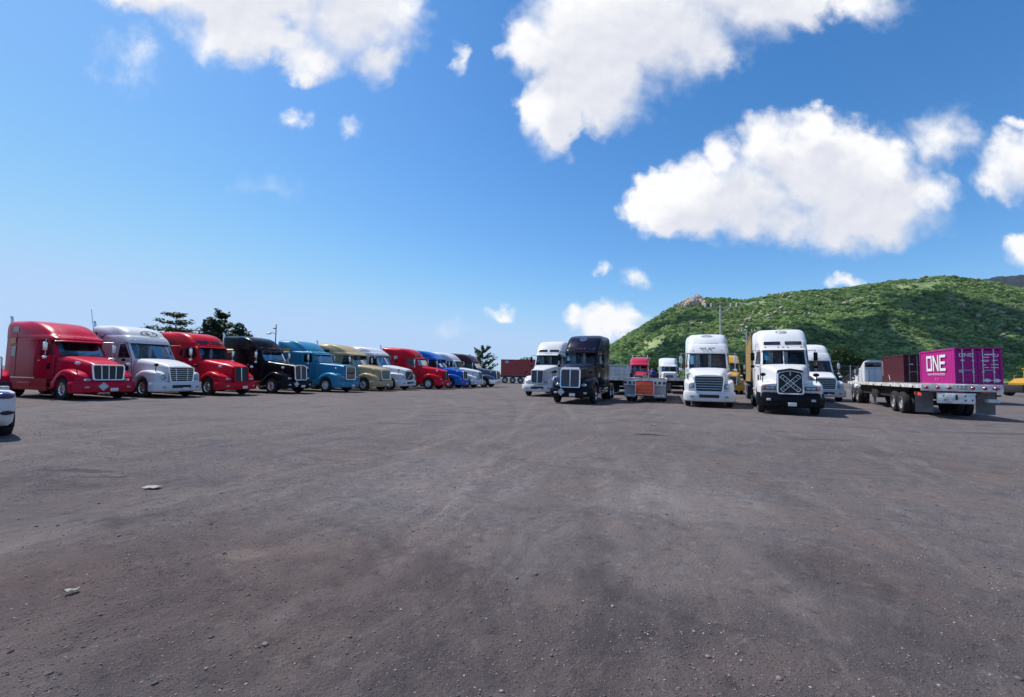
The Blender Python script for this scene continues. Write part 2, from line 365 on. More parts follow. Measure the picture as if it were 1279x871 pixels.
# ------------------------------------------------------------------ truck cab shapes: (z, front y, half width front, half width rear, corner radius, front bulge)
CABS = {
 'bullet': dict(rows=[(.72, 2.30, 1.00, 1.20, .20, .06), (1.94, 2.30, 1.02, 1.21, .24, .14), (2.62, 2.92, .98, 1.20, .24, .16),
                      (2.66, 2.62, 1.03, 1.20, .28, .20), (2.78, 2.62, 1.04, 1.20, .30, .22), (2.92, 2.80, 1.04, 1.21, .34, .26), (3.02, 3.02, 1.03, 1.21, .38, .28), (3.30, 3.36, 1.03, 1.21, .42, .3), (3.55, 3.78, 1.02, 1.20, .45, .3), (3.74, 4.25, 1.00, 1.17, .45, .28), (3.86, 4.75, .96, 1.10, .4, .22), (3.92, 5.25, .90, 1.0, .35, .15)], ws=(1.94, 2.62)),
 'dome': dict(rows=[(.72, 2.35, 1.02, 1.21, .22, .08), (1.96, 2.30, 1.10, 1.22, .17, .18), (2.72, 2.88, 1.08, 1.22, .17, .20),
                    (2.78, 2.80, 1.09, 1.22, .22, .22), (2.95, 2.88, 1.09, 1.22, .28, .24), (3.22, 3.08, 1.07, 1.22, .40, .26), (3.30, 3.20, 1.05, 1.22, .44, .28), (3.55, 3.42, 1.04, 1.22, .5, .32), (3.78, 3.80, 1.02, 1.19, .55, .32), (3.92, 4.3, .97, 1.12, .55, .28), (3.99, 4.9, .88, 1.0, .45, .2)], ws=(1.96, 2.72)),
 'vented': dict(rows=[(.72, 2.42, .98, 1.19, .12, .03), (2.02, 2.42, .98, 1.20, .13, .05), (2.60, 2.72, .95, 1.19, .13, .05),
                      (2.64, 2.66, .97, 1.19, .16, .06), (2.80, 2.84, 1.0, 1.20, .26, .10), (3.10, 3.02, 1.05, 1.21, .30, .14), (3.14, 3.05, 1.06, 1.21, .32, .16), (3.45, 3.28, 1.06, 1.21, .42, .22), (3.72, 3.62, 1.04, 1.19, .5, .24), (3.90, 4.15, .98, 1.12, .5, .2), (3.97, 4.8, .88, 1.0, .4, .15)], ws=(2.02, 2.60)),
 'raked': dict(rows=[(.72, 2.35, .98, 1.19, .15, .04), (1.98, 2.35, .99, 1.20, .16, .06), (2.60, 2.78, .96, 1.19, .16, .06),
                     (2.64, 2.66, .99, 1.19, .2, .08), (2.80, 2.72, 1.02, 1.20, .26, .12), (3.0, 2.92, 1.04, 1.20, .3, .16), (3.30, 3.16, 1.05, 1.21, .4, .22), (3.60, 3.50, 1.05, 1.20, .46, .24), (3.82, 3.95, 1.01, 1.16, .46, .22), (3.93, 4.5, .93, 1.06, .4, .16)], ws=(1.98, 2.60)),
 'stepped': dict(rows=[(.72, 2.62, .98, 1.18, .10, .02), (2.0, 2.62, .98, 1.19, .10, .03), (2.58, 2.82, .96, 1.19, .10, .03),
                       (2.62, 2.78, .97, 1.19, .12, .04), (2.74, 2.84, .97, 1.19, .16, .05), (2.82, 3.02, .95, 1.19, .24, .08), (2.86, 3.25, .92, 1.19, .34, .16), (3.12, 3.46, .90, 1.19, .4, .2), (3.45, 3.90, .90, 1.18, .45, .2), (3.70, 4.45, .90, 1.16, .4, .15), (3.80, 5.0, .88, 1.12, .3, .1)], ws=(2.0, 2.58)),
}
HOODS = {  # (y, half width, top z, corner radius)
 'bullet': [(.12, .58, 1.54, .10), (.22, .62, 1.59, .14), (.7, .72, 1.72, .20), (1.3, .84, 1.83, .25), (1.9, .95, 1.91, .28), (2.5, 1.0, 1.95, .28)],
 'dome': [(.10, .62, 1.60, .12), (.22, .68, 1.66, .18), (.8, .80, 1.80, .24), (1.5, .92, 1.90, .28), (2.0, .99, 1.95, .28), (2.5, 1.02, 1.97, .28)],
 'vented': [(.10, .50, 1.66, .10), (.25, .54, 1.70, .14), (.9, .64, 1.82, .18), (1.6, .78, 1.93, .2), (2.2, .92, 2.0, .2), (2.6, .97, 2.03, .2)],
 'raked': [(.06, .48, 1.70, .08), (.25, .52, 1.74, .12), (.9, .62, 1.83, .18), (1.6, .76, 1.91, .2), (2.1, .90, 1.97, .2), (2.5, .97, 1.99, .2)],
 'stepped': [(.08, .72, 1.84, .10), (.3, .74, 1.87, .12), (1.2, .82, 1.93, .14), (2.0, .90, 1.98, .14), (2.7, .96, 2.01, .14)],
 'wedge': [(.12, .54, 1.60, .14), (.3, .60, 1.68, .2), (.8, .74, 1.79, .24), (1.4, .86, 1.88, .26), (2.0, .96, 1.96, .26), (2.5, 1.0, 1.99, .26)],
}
FENDERS = {  # (y, top z, outer x)
 'bullet': [(.14, 1.00, .94), (.26, 1.10, 1.08), (.6, 1.24, 1.17), (1.0, 1.34, 1.20), (1.35, 1.37, 1.21), (1.7, 1.30, 1.21), (2.05, 1.10, 1.20), (2.3, .90, 1.19)],
 'dome': [(.16, 1.22, .98), (.30, 1.30, 1.10), (.6, 1.36, 1.18), (1.0, 1.42, 1.21), (1.35, 1.42, 1.22), (1.7, 1.34, 1.22), (2.05, 1.14, 1.21), (2.35, .92, 1.2)],
 'vented': [(.10, 1.16, 1.10), (.2, 1.20, 1.17), (.6, 1.28, 1.20), (1.0, 1.34, 1.22), (1.35, 1.34, 1.22), (1.7, 1.26, 1.22), (2.05, 1.06, 1.2), (2.4, .86, 1.18)],
 'raked': [(.16, 1.04, .90), (.32, 1.10, 1.05), (.6, 1.20, 1.15), (1.0, 1.32, 1.20), (1.35, 1.34, 1.21), (1.7, 1.26, 1.21), (2.05, 1.06, 1.2), (2.4, .86, 1.18)],
 'stepped': [(.12, 1.18, 1.12), (.25, 1.22, 1.18), (.6, 1.30, 1.2), (1.0, 1.36, 1.21), (1.35, 1.36, 1.21), (1.7, 1.28, 1.21), (2.1, 1.08, 1.2), (2.6, .86, 1.18)],
}
FENDERS['wedge'] = FENDERS['bullet']
AX = 1.32   # steer axle
LASTCAB = []

def cubic(keys, ys):
    k = np.array(keys, float); out = []
    x = k[:, 0]; d = np.gradient(k[:, 1:], x, axis=0)
    for y in ys:
        i = int(np.clip(np.searchsorted(x, y) - 1, 0, len(x) - 2)); h = x[i + 1] - x[i]; t = float(np.clip((y - x[i]) / h, 0, 1))
        a, b = k[i, 1:], k[i + 1, 1:]; m0, m1 = d[i] * h, d[i + 1] * h
        out.append((2 * t**3 - 3 * t**2 + 1) * a + (t**3 - 2 * t**2 + t) * m0 + (-2 * t**3 + 3 * t**2) * b + (t**3 - t**2) * m1)
    return np.array(out)

class Cab:
    NF, NCn, NS, RR = 8, 5, 8, .09
    def __init__(s, spec, yb, top, lift=1.):
        rows = [np.array(r, float) for r in spec['rows']]; lf = lambda z: .72 + (z - .72) * lift
        for r in rows: r[0] = lf(r[0])
        s.ws = tuple(lf(q) for q in spec['ws']); s.yb = yb
        dz = top - rows[-1][0] - .06
        zb = spec['ws'][1] + .1
        for r in rows:
            if r[0] > zb: r[0] = zb + (r[0] - zb) * (1 + dz / (rows[-1][0] - zb))
        # extra rows through the glass and catmull rows through the roof
        dense = []
        iw = [i for i, r in enumerate(rows) if abs(r[0] - s.ws[0]) < 1e-6][0]
        for i in range(len(rows) - 1):
            a, b = rows[i], rows[i + 1]
            if i < iw: n = 3
            elif i == iw: n = 4
            elif i < iw + 2: n = 1
            else: n = 3
            for k in range(n):
                t = k / n
                if i < iw + 3 or n == 1: dense.append(lerp(a, b, t))
                else:
                    p0 = rows[i - 1] if i - 1 >= iw + 2 else a; p3 = rows[min(i + 2, len(rows) - 1)]
                    dense.append(.5 * ((2 * a) + (b - p0) * t + (2 * p0 - 5 * a + 4 * b - p3) * t * t + (3 * a - p0 - 3 * b + p3) * t**3))
        dense.append(rows[-1]); s.last = rows[-1]
        # rolled edge into the roof skin
        e = rows[-1].copy(); e[0] = top - .02; e[1] += .35; e[2] -= .08; e[3] -= .10; dense.append(e)
        e2 = e.copy(); e2[0] = top; e2[1] += .35; e2[2] -= .14; e2[3] -= .16; dense.append(e2)
        s.rows = np.array(dense)
    def at(s, z): return [float(np.interp(z, s.rows[:, 0], s.rows[:, c])) for c in range(1, 6)]
    def front(s, x, z, off=.0):
        yf, wf, wr, rf, bu = s.at(z)
        ax = abs(x); y = yf + bu * (ax / wf) ** 2
        e = .04; y2 = s.at(z + e)[0]; n = Vector((2 * bu * x / wf / wf, -1, (y2 - yf) / e)); n.normalize()
        if ax > wf - rf: y += .5 * (ax - wf + rf) ** 2 / max(rf, .05)
        return Vector((x, y, z)) + n * off
    def sx(s, y, z):
        yf, wf, wr, rf, bu = s.at(z); ya = yf + bu * ((wf - rf) / wf) ** 2 + rf
        w = lerp(wf, wr, sstep((y - ya) / 1.4))
        if y < ya: q = min(1., (ya - y) / rf); w = wf - rf + rf * math.sqrt(max(0., 1 - q * q))
        return w
    def side(s, sg, y, z, off=0.): return Vector((sg * (s.sx(y, z) + off), y, z))
    def ring(s, r):
        z, yf, wf, wr, rf, bu = r; xf = wf - rf; half = []
        for i in range(s.NF + 1):
            x = xf * i / s.NF; half.append((x, yf + bu * (x / wf) ** 2, z))
        ya = half[-1][1]
        for j in range(1, s.NCn + 1):
            a = math.pi / 2 * j / s.NCn; half.append((xf + rf * math.sin(a), ya + rf * (1 - math.cos(a)), z))
        y0 = ya + rf; y1 = s.yb - s.RR
        for k in range(1, s.NS + 1):
            y = lerp(y0, y1, k / s.NS); half.append((lerp(wf, wr, sstep((y - y0) / 1.4)), y, z))
        w = half[-1][0]
        half.append((w - .03, s.yb - .03, z)); half.append((w - .09, s.yb, z)); half.append((w * .45, s.yb, z)); half.append((0, s.yb, z))
        return half + [(-x, y, zz) for (x, y, zz) in half[-2:0:-1]]
    def shell(s):
        P = [s.ring(r) for r in s.rows]; n = len(P[0]); mb = MB(); gl = MB()
        vs = [p for row in P for p in row]; fs = []; gf = []; h = s.NF + 1
        for i in range(len(P) - 1):
            zm = (s.rows[i][0] + s.rows[i + 1][0]) / 2
            for j in range(n):
                k = (j + 1) % n; f = (i * n + j, i * n + k, (i + 1) * n + k, (i + 1) * n + j)
                jj = min(j, n - 1 - j)
                if s.ws[0] < zm < s.ws[1] and jj < h: gf.append(f)
                else: fs.append(f)
        fs.append(tuple(range(n))[::-1]); fs.append(tuple(range((len(P) - 1) * n, len(P) * n)))
        mb.add(vs, fs)
        used = sorted({i for f in gf for i in f}); ix = {i: q for q, i in enumerate(used)}
        gl.add([(vs[i][0], vs[i][1] + .012, vs[i][2]) for i in used], [tuple(ix[i] for i in f) for f in gf])
        return mb, gl
    def side_patch(s, sg, y0, y1, z0, z1, off, nz=5, ny=5, rake=False, gap=.06):
        P = []
        for i in range(nz + 1):
            z = lerp(z0, z1, i / nz); a = y0
            if rake:
                yf, wf, wr, rf, bu = s.at(min(z, s.ws[1])); a = max(y0, yf + bu * ((wf - rf) / wf) ** 2 + rf * .6 + gap)
            P.append([s.side(sg, lerp(a, y1, j / ny), z, off) for j in range(ny + 1)])
        return MB().grid(P)
    def front_patch(s, x0, x1, z0, z1, off, nx=6, nz=3, mb=None):
        return (mb or MB()).grid([[s.front(lerp(x0, x1, j / nx), lerp(z0, z1, i / nz), off) for j in range(nx + 1)] for i in range(nz + 1)])
    def oval(s, cx, cz, rx, rz, off=.012, mb=None, n=28, w=.86):
        mb = mb or MB()
        P = [[s.front(cx + q * rx * math.cos(2 * math.pi * k / n), cz + q * rz * math.sin(2 * math.pi * k / n), off) for k in range(n)] for q in (w, 1)]
        return mb.grid(P, 0, True)

def fender(sg, keys, paintm, parent, low=.56, xi=.45):
    ys = sorted(set(list(np.linspace(keys[0][0], keys[-1][0], 17)) + [keys[0][0] + .03, AX - .66, AX - .62, AX + .62, AX + .66]))
    kv = cubic(keys, ys); P = []
    for y, (zt, xo) in zip(ys, kv):
        d = abs(y - AX); zb = .52 + math.sqrt(max(0, .655**2 - d * d)) if d < .655 else low
        zb = min(zb, zt - .07); r = min(.13, (zt - zb) * .6)
        ring = [(xi, y, zb), (xi, y, zt + .06), ((xi + xo) / 2, y, zt + .03)]
        for j in range(6):
            a = math.pi / 2 * j / 5; ring.append((xo - r + r * math.sin(a), y, zt - r + r * math.cos(a)))
        ring += [(xo + .01, y, (zt - r + zb) / 2), (xo + .012, y, zb), (xo - .03, y, zb)]
        P.append([(sg * a, b, c) for a, b, c in ring])
    mb = MB().grid(P, 0, True); mb.ngon(P[0]); mb.ngon(P[-1][::-1])
    return mb.obj('fender', paintm, parent)

def sweep(path, prof):
    """sweep a closed (offset, z) profile along an open plan path of (x, y), outward normal on the left of travel"""
    P = []
    for i, p in enumerate(path):
        a = Vector(path[max(i - 1, 0)]); b = Vector(path[min(i + 1, len(path) - 1)]); t = (b - a).normalized(); n = Vector((t.y, -t.x))
        P.append([(p[0] + n.x * o, p[1] + n.y * o, z) for o, z in prof])
    mb = MB().grid(P, 0, True); mb.ngon(P[0]); mb.ngon(P[-1]); return mb
def bumper_path(w, wrap, dep=.10):
    half = [(0, 0), (.35, .004), (.65, .025), (.9, .08), (w - .12, .16), (w - .03, .27), (w, .40), (w + .005, wrap)]
    return [(-x, y) for x, y in half[:0:-1]] + half

def grille(parent, gy, z0, z1, hb, ht, style, nb=4, frame='chrome', tilt=.10, peak=.0, fw=.055, mesh='mesh', cap=0.):
    def pt(x, z, o=0.): return (x, gy - o + tilt * (z - z0), z)
    def hw(z): return lerp(hb, ht, (z - z0) / (z1 - z0))
    c = .09
    out = [(-hb + .05, z0), (hb - .05, z0), (hb, z0 + .06), (ht, z1 - c), (ht - c * .6, z1 - .015)] + ([(0, z1 + peak)] if peak else []) + [(-ht + c * .6, z1 - .015), (-ht, z1 - c), (-hb, z0 + .06)]
    g = MB().prism([pt(x, z) for x, z in out], (0, .05, 0)).obj('grille', M[mesh], parent, smooth=0)
    if frame:
        n = len(out); cx, cz = 0, (z0 + z1) / 2; P = []
        for (sc, o) in ((1.0, .0), (1.0, .035), (1.12, .045), (1.16, .02), (1.16, -.03)):
            row = []
            for x, z in out:
                dx = (sc - 1) * fw / .12 * (1 if x > 0 else -1 if x < 0 else 0); dzz = (sc - 1) * fw / .12 * (1 if z > cz else -1)
                row.append(pt(x + dx * .8, z + dzz * .8, o))
            P.append(row)
        MB().grid(P, 0, True).obj('grille_surround', M[frame], g, smooth=30)
    if cap: MB().prism([pt(-ht - .03, z1 + .02, .03), pt(ht + .03, z1 + .02, .03), pt(ht - .05, z1 + cap, -.02), pt(-ht + .05, z1 + cap, -.02)], (0, .06, 0)).obj('grille_cap', M['chrome'], g, smooth=0)
    if style == 'vert':
        for k in range(1, nb):
            x = lerp(-1, 1, k / nb); MB().prism([pt(x * hb * .97 - .014, z0 + .02, .03), pt(x * hb * .97 + .014, z0 + .02, .03), pt(x * ht * .97 + .014, z1 - .03, .03), pt(x * ht * .97 - .014, z1 - .03, .03)], (0, .028, 0)).obj('grille_bar', M['chrome'], g, smooth=0)
    elif style == 'horz':
        for k in range(1, nb):
            z = lerp(z0, z1, k / nb); w = hw(z) - .02
            MB().prism([pt(-w, z - .010, .02), pt(w, z - .010, .02), pt(w, z + .010, .02), pt(-w, z + .010, .02)], (0, .018, 0)).obj('grille_bar', M['steel'], g, smooth=0)
    elif style == 'horzvert':
        for k in range(1, nb):
            z = lerp(z0, z1, k / nb); w = hw(z) - .02
            MB().prism([pt(-w, z - .012, .028), pt(w, z - .012, .028), pt(w, z + .012, .028), pt(-w, z + .012, .028)], (0, .026, 0)).obj('grille_bar', M['steel'], g, smooth=0)
        for x in (-.5, .5):
            MB().prism([pt(x * hb - .011, z0 + .02, .036), pt(x * hb + .011, z0 + .02, .036), pt(x * ht + .011, z1 - .03, .036), pt(x * ht - .011, z1 - .03, .036)], (0, .034, 0)).obj('grille_bar', M['chrome'], g, smooth=0)
    elif style == 'center':
        MB().prism([pt(-.016, z0 + .02, .035), pt(.016, z0 + .02, .035), pt(.026, z1 - .01 + peak * .6, .035), pt(-.026, z1 - .01 + peak * .6, .035)], (0, .034, 0)).obj('grille_bar', M['chrome'], g, smooth=0)
        for k in range(1, nb):
            x = lerp(-1, 1, k / nb)
            if abs(x) > .08: MB().prism([pt(x * hb - .006, z0 + .02, .012), pt(x * hb + .006, z0 + .02, .012), pt(x * ht + .006, z1 - .04, .012), pt(x * ht - .006, z1 - .04, .012)], (0, .01, 0)).obj('grille_bar', M['meshg'], g, smooth=0)
    elif style == 'diag':
        MB().prism([pt(-hb * .9, z0 + .05, .03), pt(-hb * .9 + .05, z0 + .03, .03), pt(ht * .9, z1 - .06, .03), pt(ht * .9 - .05, z1 - .04, .03)], (0, .028, 0)).obj('grille_bar', M['steel'], g, smooth=0)
    elif style == 'split':
        zm = (z0 + z1) / 2
        MB().box((0, gy + .04, zm), (2 * hb, .08, .09)).obj('grille_bar', M['dark'], g, smooth=0)
        for k in range(1, 10):
            z = lerp(z0, z1, k / 10)
            if abs(z - zm) > .06: MB().box((0, gy - .012 + tilt * (z - z0), z), (2 * hb - .06, .02, .02)).obj('grille_bar', M['steel'], g, smooth=0)
    return g

def make_truck(name, label, loc, rot, group, kind='bullet', pnt='red', top=3.95, yb=6.2, hood=None, fend=None, roofp=None, hoodp=None,
               gr=None, bump=None, light='aero', visor=None, mirror='chrome', placard=None, plate=True, stacks=1, tank='alu', rim='alu',
               swin=(), decals=(), vents=False, film=True, emblem=None, antenna=False, hoodmirror=True, cablights=True, curtain=.5,
               tail=8.9, detail=True, scale=1.0, lift=1.15, fl=.15, rearwin=False, split=False, fairing=False):
    t = thing(name, label, 'truck', loc, rot, group); t.scale = (scale,) * 3
    P = M[pnt]; HP = M[hoodp or pnt]; cab = Cab(CABS[kind], yb, top, lift)
    mb, gl = cab.shell(); c = mb.obj('cab', P, t)
    g = gl.obj('windshield', M['glass'], t)
    z0, z1 = cab.ws; yw = cab.at(z0)[0]; yw1 = cab.at(z1)[0]; hwid = cab.at(z0)[1]
    # rubber surround, centre post, wipers
    for zz in (z0, z1):
        MB().tube([cab.front(x, zz + (.01 if zz == z0 else -.012), .012) for x in np.linspace(-hwid + .12, hwid - .12, 9)], .016, 5).obj('window_seal', M['dark'], g)
    if split: MB().tube([cab.front(0, z, .01) for z in np.linspace(z0, z1, 4)], .022, 5).obj('centre_post', P, g)
    for sx in (-.55, .12):
        MB().tube([cab.front(sx, z0 + .015, .025), cab.front(sx + .42, z0 + .10, .03), cab.front(sx + .62, z0 + .15, .03)], .012, 4).obj('wiper', M['dark'], g)
    if film: MB().grid([[Vector((x, cab.front(x, z, 0).y + .03, z)) for x in np.linspace(-hwid + .18, -hwid + .36, 4)] for z in np.linspace(z0 + .22, z1 - .06, 4)]).obj('sunscreen_film', M['film'], g)
    # inside of the cab
    wi = hwid - .10; ym = (yw + yw1) / 2
    inn = MB(); yb2 = 4.05
    A = [(-wi, yw + .16, 1.3), (wi, yw + .16, 1.3), (wi, yb2, 1.3), (-wi, yb2, 1.3)]; B = [(-wi, yw1 + .3, z1 + .04), (wi, yw1 + .3, z1 + .04), (wi, yb2, z1 + .04), (-wi, yb2, z1 + .04)]
    inn.add(A + B, [(0, 1, 2, 3), (7, 6, 5, 4), (1, 5, 6, 2), (2, 6, 7, 3), (3, 7, 4, 0)])
    inn.box((0, yw + .38, z0 - .07), (2 * wi - .1, .46, .16), bev=.04)
    ci = inn.obj('cab_interior', M['int'], t)
    if detail:
        for sx in (-.52, .52):
            MB().box((sx, 3.55, z0 - .05), (.52, .16, .85), bev=.06, rot=(-.15, 0, 0)).box((sx, 3.62, z0 + .46), (.3, .12, .22), bev=.05).obj('seat', M['seat'], ci)
        q = MB()
        for k in range(15): a = 2 * math.pi * k / 14; q.v.append(None); q.v.pop()
        q.tube([(.52 + .22 * math.cos(a), yw + .72 - .1 * math.sin(a), z0 - .0 + .19 * math.sin(a)) for a in np.linspace(0, 2 * math.pi, 15)], .018, 5)
        q.obj('steering_wheel', M['dark'], ci)
        if curtain:
            P2 = [[(x, yb2 - .06 + .03 * math.sin(x * 30), z) for x in np.linspace(-wi + .05, lerp(-wi, wi, curtain), 24)] for z in np.linspace(1.4, z1 + .02, 3)]
            MB().grid(P2).obj('curtain', M['curtain'], ci)
            for xa, xb in ((-.72, -.40), (.05, .22)):
                MB().grid([[(x, yw1 + .42 + .03 * math.sin(x * 45), z) for x in np.linspace(xa, xb, 14)] for z in np.linspace(z0 + .02, z1 - .03, 3)]).obj('curtain', M['curtain'], ci)
    # doors
    for sg in (-1, 1):
        d = cab.side_patch(sg, yw + .22, 3.78, .98, z1 + .05, .010, 8, 6, True, .03); d = d.obj('door', P, t)
        w = cab.side_patch(sg, yw + .3, 3.62, z0 + .04, z1 - .02, .018, 5, 5, True, .10); w.obj('window', M['dglass'], d)
        yfr = lambda z: max(yw + .22, cab.at(min(z, z1))[0] + .24)
        ol = [(yfr(z), z) for z in np.linspace(.98, z1 + .05, 7)] + [(3.78, z1 + .05), (3.78, .98), (yfr(.98), .98)]
        MB().tube([cab.side(sg, a_, b_, .010) for a_, b_ in ol], .011, 4).obj('door_gap', M['dark'], d)
        for ys_ in (3.95, lerp(3.95, yb, .62)): MB().tube([cab.side(sg, ys_, z, .002) for z in np.linspace(1.05, min(top - .7, z1 + .55), 6)], .010, 4).obj('panel_seam', M['dark'], c)
        zz = z0 - .25; a = cab.side(sg, 3.58, zz, .03); MB().box(a, (.03, .16, .045), bev=.01).obj('handle', M['chrome'], d)
        cab.side_patch(sg, yw + .55, yw + .8, 1.45, 1.75, .016, 2, 2).obj('peep_window', M['dglass'], d)
        MB().grid([[cab.side(sg, y, zc, o) for y in np.linspace(3.8, yb - .1, 5)] for zc, o in ((.99, .0), (.985, .03), (1.03, .03), (1.035, .0))]).obj('belt_moulding', M['chrome'] if stacks else P, c)
        for (a, b, e, f) in swin: cab.side_patch(sg, a, b, e, f, .012).obj('sleeper_window', M['dglass'], c)
        for (a, b, e, f, m_) in decals: cab.side_patch(sg, a, b, e, f, .016).obj('side_placard', M[m_], c)
    # hood and fenders
    hk = HOODS[hood or kind]; ys = np.linspace(hk[0][0], hk[-1][0], 14); kv = cubic(hk, ys); rings = []
    for y, (hw_, zt, r) in zip(ys, kv):
        q_ = (y - ys[0]) / (ys[-1] - ys[0]); zt += lerp(fl, (lift - 1) * (zt - .72), q_)
        half = [(0, y, zt + .025), (max(.02, (hw_ - r) * .55), y, zt + .018)]
        for j in range(6): a = math.pi / 2 * j / 5; half.append((hw_ - r + r * math.sin(a), y, zt - r + r * math.cos(a)))
        half += [(hw_ + .01, y, (zt - r + 1.0) / 2 + .1), (hw_ + .02, y, .86)]
        rings.append([(-x, yy, z) for x, yy, z in half[:0:-1]] + half)
    hb = MB().grid(rings); hb.ngon(rings[0]); h = hb.obj('hood', HP, t)
    MB().tube([tuple(Vector(q) + Vector((0, -.05, .004))) for q in rings[-1]], .014, 4).obj('hood_gap', M['dark'], h)
    for sg in (-1, 1):
        ft = [(a_, b_ + .6 * fl * min(1., max(0., (2.1 - a_) / .8)), c_) for a_, b_, c_ in FENDERS[fend or kind]]; f = fender(sg, ft, HP, t)
        y0, zt, xo = ft[0]
        if light == 'aero':
            L = MB().ellipsoid((sg * (xo - .14), y0 + .10, zt - .12), (.25, .13, .105), (0, sg * -.08, sg * .45), 16, 8, p=.85).obj('headlight', M['lens'], t)
            for q in (-.07, .07): MB().lathe([(.001, -.012), (.05, -.012), (.06, .02)], 12, axis='Y', c=(sg * (xo - .16 + q), y0 - .03 + abs(q) * .2, zt - .115)).obj('reflector', M['chrome'], L)
            MB().ellipsoid((sg * (xo + .055), y0 + .26, zt - .12), (.04, .09, .05)).obj('indicator', M['amber'], L)
        elif light == 'tall':
            L = MB().ellipsoid((sg * (xo - .12), y0 + .12, zt - .17), (.20, .15, .19), (0, sg * .5, sg * .5), 16, 10, p=.8).obj('headlight', M['lens'], t)
            MB().lathe([(.001, -.02), (.075, -.02), (.09, .03)], 14, axis='Y', c=(sg * (xo - .14), y0 - .015, zt - .17)).obj('reflector', M['chrome'], L)
            MB().ellipsoid((sg * (xo + .05), y0 + .24, zt - .24), (.05, .06, .07)).obj('indicator', M['amber'], L)
        elif light == 'rect':
            L = MB().box((sg * .80, y0 - .012, zt - .15), (.52, .05, .17), bev=.015).obj('headlight', M['blackp'], t)
            for q in (.66, .84): MB().box((sg * q, y0 - .038, zt - .15), (.16, .02, .12), bev=.006).obj('lamp_glass', M['lens'], L)
            MB().box((sg * 1.01, y0 - .036, zt - .15), (.10, .02, .14), bev=.006).obj('indicator', M['amber'], L)
    # grille
    G = dict(gy=.06, z0=.92, z1=1.52, hb=.5, ht=.54, style='vert', nb=4); G.update(gr or {}); G['z0'] += .4 * fl; G['z1'] += fl; G['gy'] = min(G['gy'], hk[0][0] - .035 - G.get('tilt', .10) * (G['z1'] - G['z0'])); grille(t, **G)
    # bumper
    B = dict(z0=.36, z1=.88, m=pnt, w=1.20, wrap=.62, slot=False, fog=True); B.update(bump or {})
    za, zb = B['z0'], B['z1']
    bb = sweep(bumper_path(B['w'], B['wrap']), [(-.16, za + .03), (.0, za), (.05, za + .05), (.065, (za + zb) / 2), (.05, zb - .04), (.02, zb), (-.16, zb)]).obj('bumper', M[B['m']], t)
    if B['slot']: MB().box((0, -.055, (za + zb) / 2 + .02), (.95, .04, .17), bev=.02).obj('air_slot', M['dark'], bb)
    if B['fog']:
        for sg in (-1, 1): MB().box((sg * .82, -.015, (za + zb) / 2), (.17, .06, .10), bev=.02, rot=(0, 0, sg * .25)).obj('fog_lamp', M['lens'] if B['m'] != 'black' else M['placard'], bb)
    if plate: MB().box((.22 if plate is True else plate, -.075, za + .14), (.32, .012, .16), bev=.004).obj('licence_plate', M['plate'], bb)
    if placard is not None:
        x, z = placard; s_ = .21; o = MB().prism([(x - s_, -.085, z), (x, -.085, z - s_), (x + s_, -.085, z), (x, -.085, z + s_)], (0, .012, 0)).obj('hazard_placard', M['placard'], bb, smooth=0)
        MB().box((x, -.089, z), (.17, .006, .05)).obj('placard_print', M['plate'], o, smooth=0)
    # visor, lights, vents
    if visor:
        zv = z1 - .01
        MB().grid([[cab.front(x, zv + .02, -.01 + k * .14) + Vector((0, 0, -k * .10)) for x in np.linspace(-hwid + .08, hwid - .08, 11)] for k in (0, .55, 1.1)] ).grid([[cab.front(x, zv + .055, -.01 + k * .14) + Vector((0, 0, -k * .11)) for x in np.linspace(-hwid + .08, hwid - .08, 11)] for k in (0, .55, 1.1)]).obj('sun_visor', M[visor], t)
    if cablights:
        for x in (-.75, -.2, 0, .2, .75):
            MB().ellipsoid(cab.front(x, z1 + .19, .015), (.035, .035, .022), nu=8, nv=5).obj('marker_lamp', M['amber'], c)
    if vents:
        for sg in (-1, 1): cab.front_patch(sg * .10, sg * .80, z1 + .30, z1 + .47, .015).obj('roof_vent_window', M['dglass'], c)
    if emblem:
        cx, cz, rx, rz, kd = emblem; E = MB()
        if kd == 'oval':
            cab.oval(cx, cz, rx, rz, .015, E)
            for k in range(9):
                a = random.uniform(-.6, .45) * rx; b = random.uniform(-.4, .4) * rz; w_ = random.uniform(.15, .4) * rx
                E.grid([[cab.front(cx + a + w_ * i / 3, cz + b + j * rz * .16, .016) for i in range(4)] for j in (0, 1)])
            for k in range(8): E.grid([[cab.front(cx - rx * .2 + k * rx * .16 + i * rx * .1, cz - rz * 1.25 + j * rz * .2, .016) for i in (0, 1)] for j in (0, 1)])
            E.obj('roof_emblem', M['ink'], c, smooth=0)
        elif kd == 'blue':
            cab.oval(cx, cz, rx, rz, .015, E, w=.02); o = E.obj('roof_emblem', M['inkb'], c, smooth=0)
            E2 = MB()
            for k in range(4): E2.grid([[cab.front(cx - rx * .55 + k * rx * .32 + i * rx * .2, cz - rz * .25 + j * rz * .5, .018) for i in (0, 1)] for j in (0, 1)])
            E2.obj('emblem_print', M['navy'], o, smooth=0)
        elif kd == 'text':
            for k in range(9):
                if k == 4: continue
                E.grid([[cab.front(cx - rx + k * rx * .23 + i * rx * .16, cz + j * rz, .012) for i in (0, 1)] for j in (0, 1)])
                if k in (1, 3, 5, 6): E.grid([[cab.front(cx - rx + k * rx * .23 + i * rx * .18, cz - rz * 1.5 + j * rz * .8, .012) for i in (0, 1)] for j in (0, 1)])
            E.obj('roof_lettering', M['ink'], c, smooth=0)
            E3 = MB(); cab.oval(cx, cz + .80, rx * .8, .08, .015, E3, w=.7)
            for k in range(4): E3.grid([[cab.front(cx - rx * .5 + k * rx * .25 + i * rx * .2, cz + .78 + j * .05, .015) for i in (0, 1)] for j in (0, 1)])
            E3.obj('roof_emblem', M['galv'], c, smooth=0)
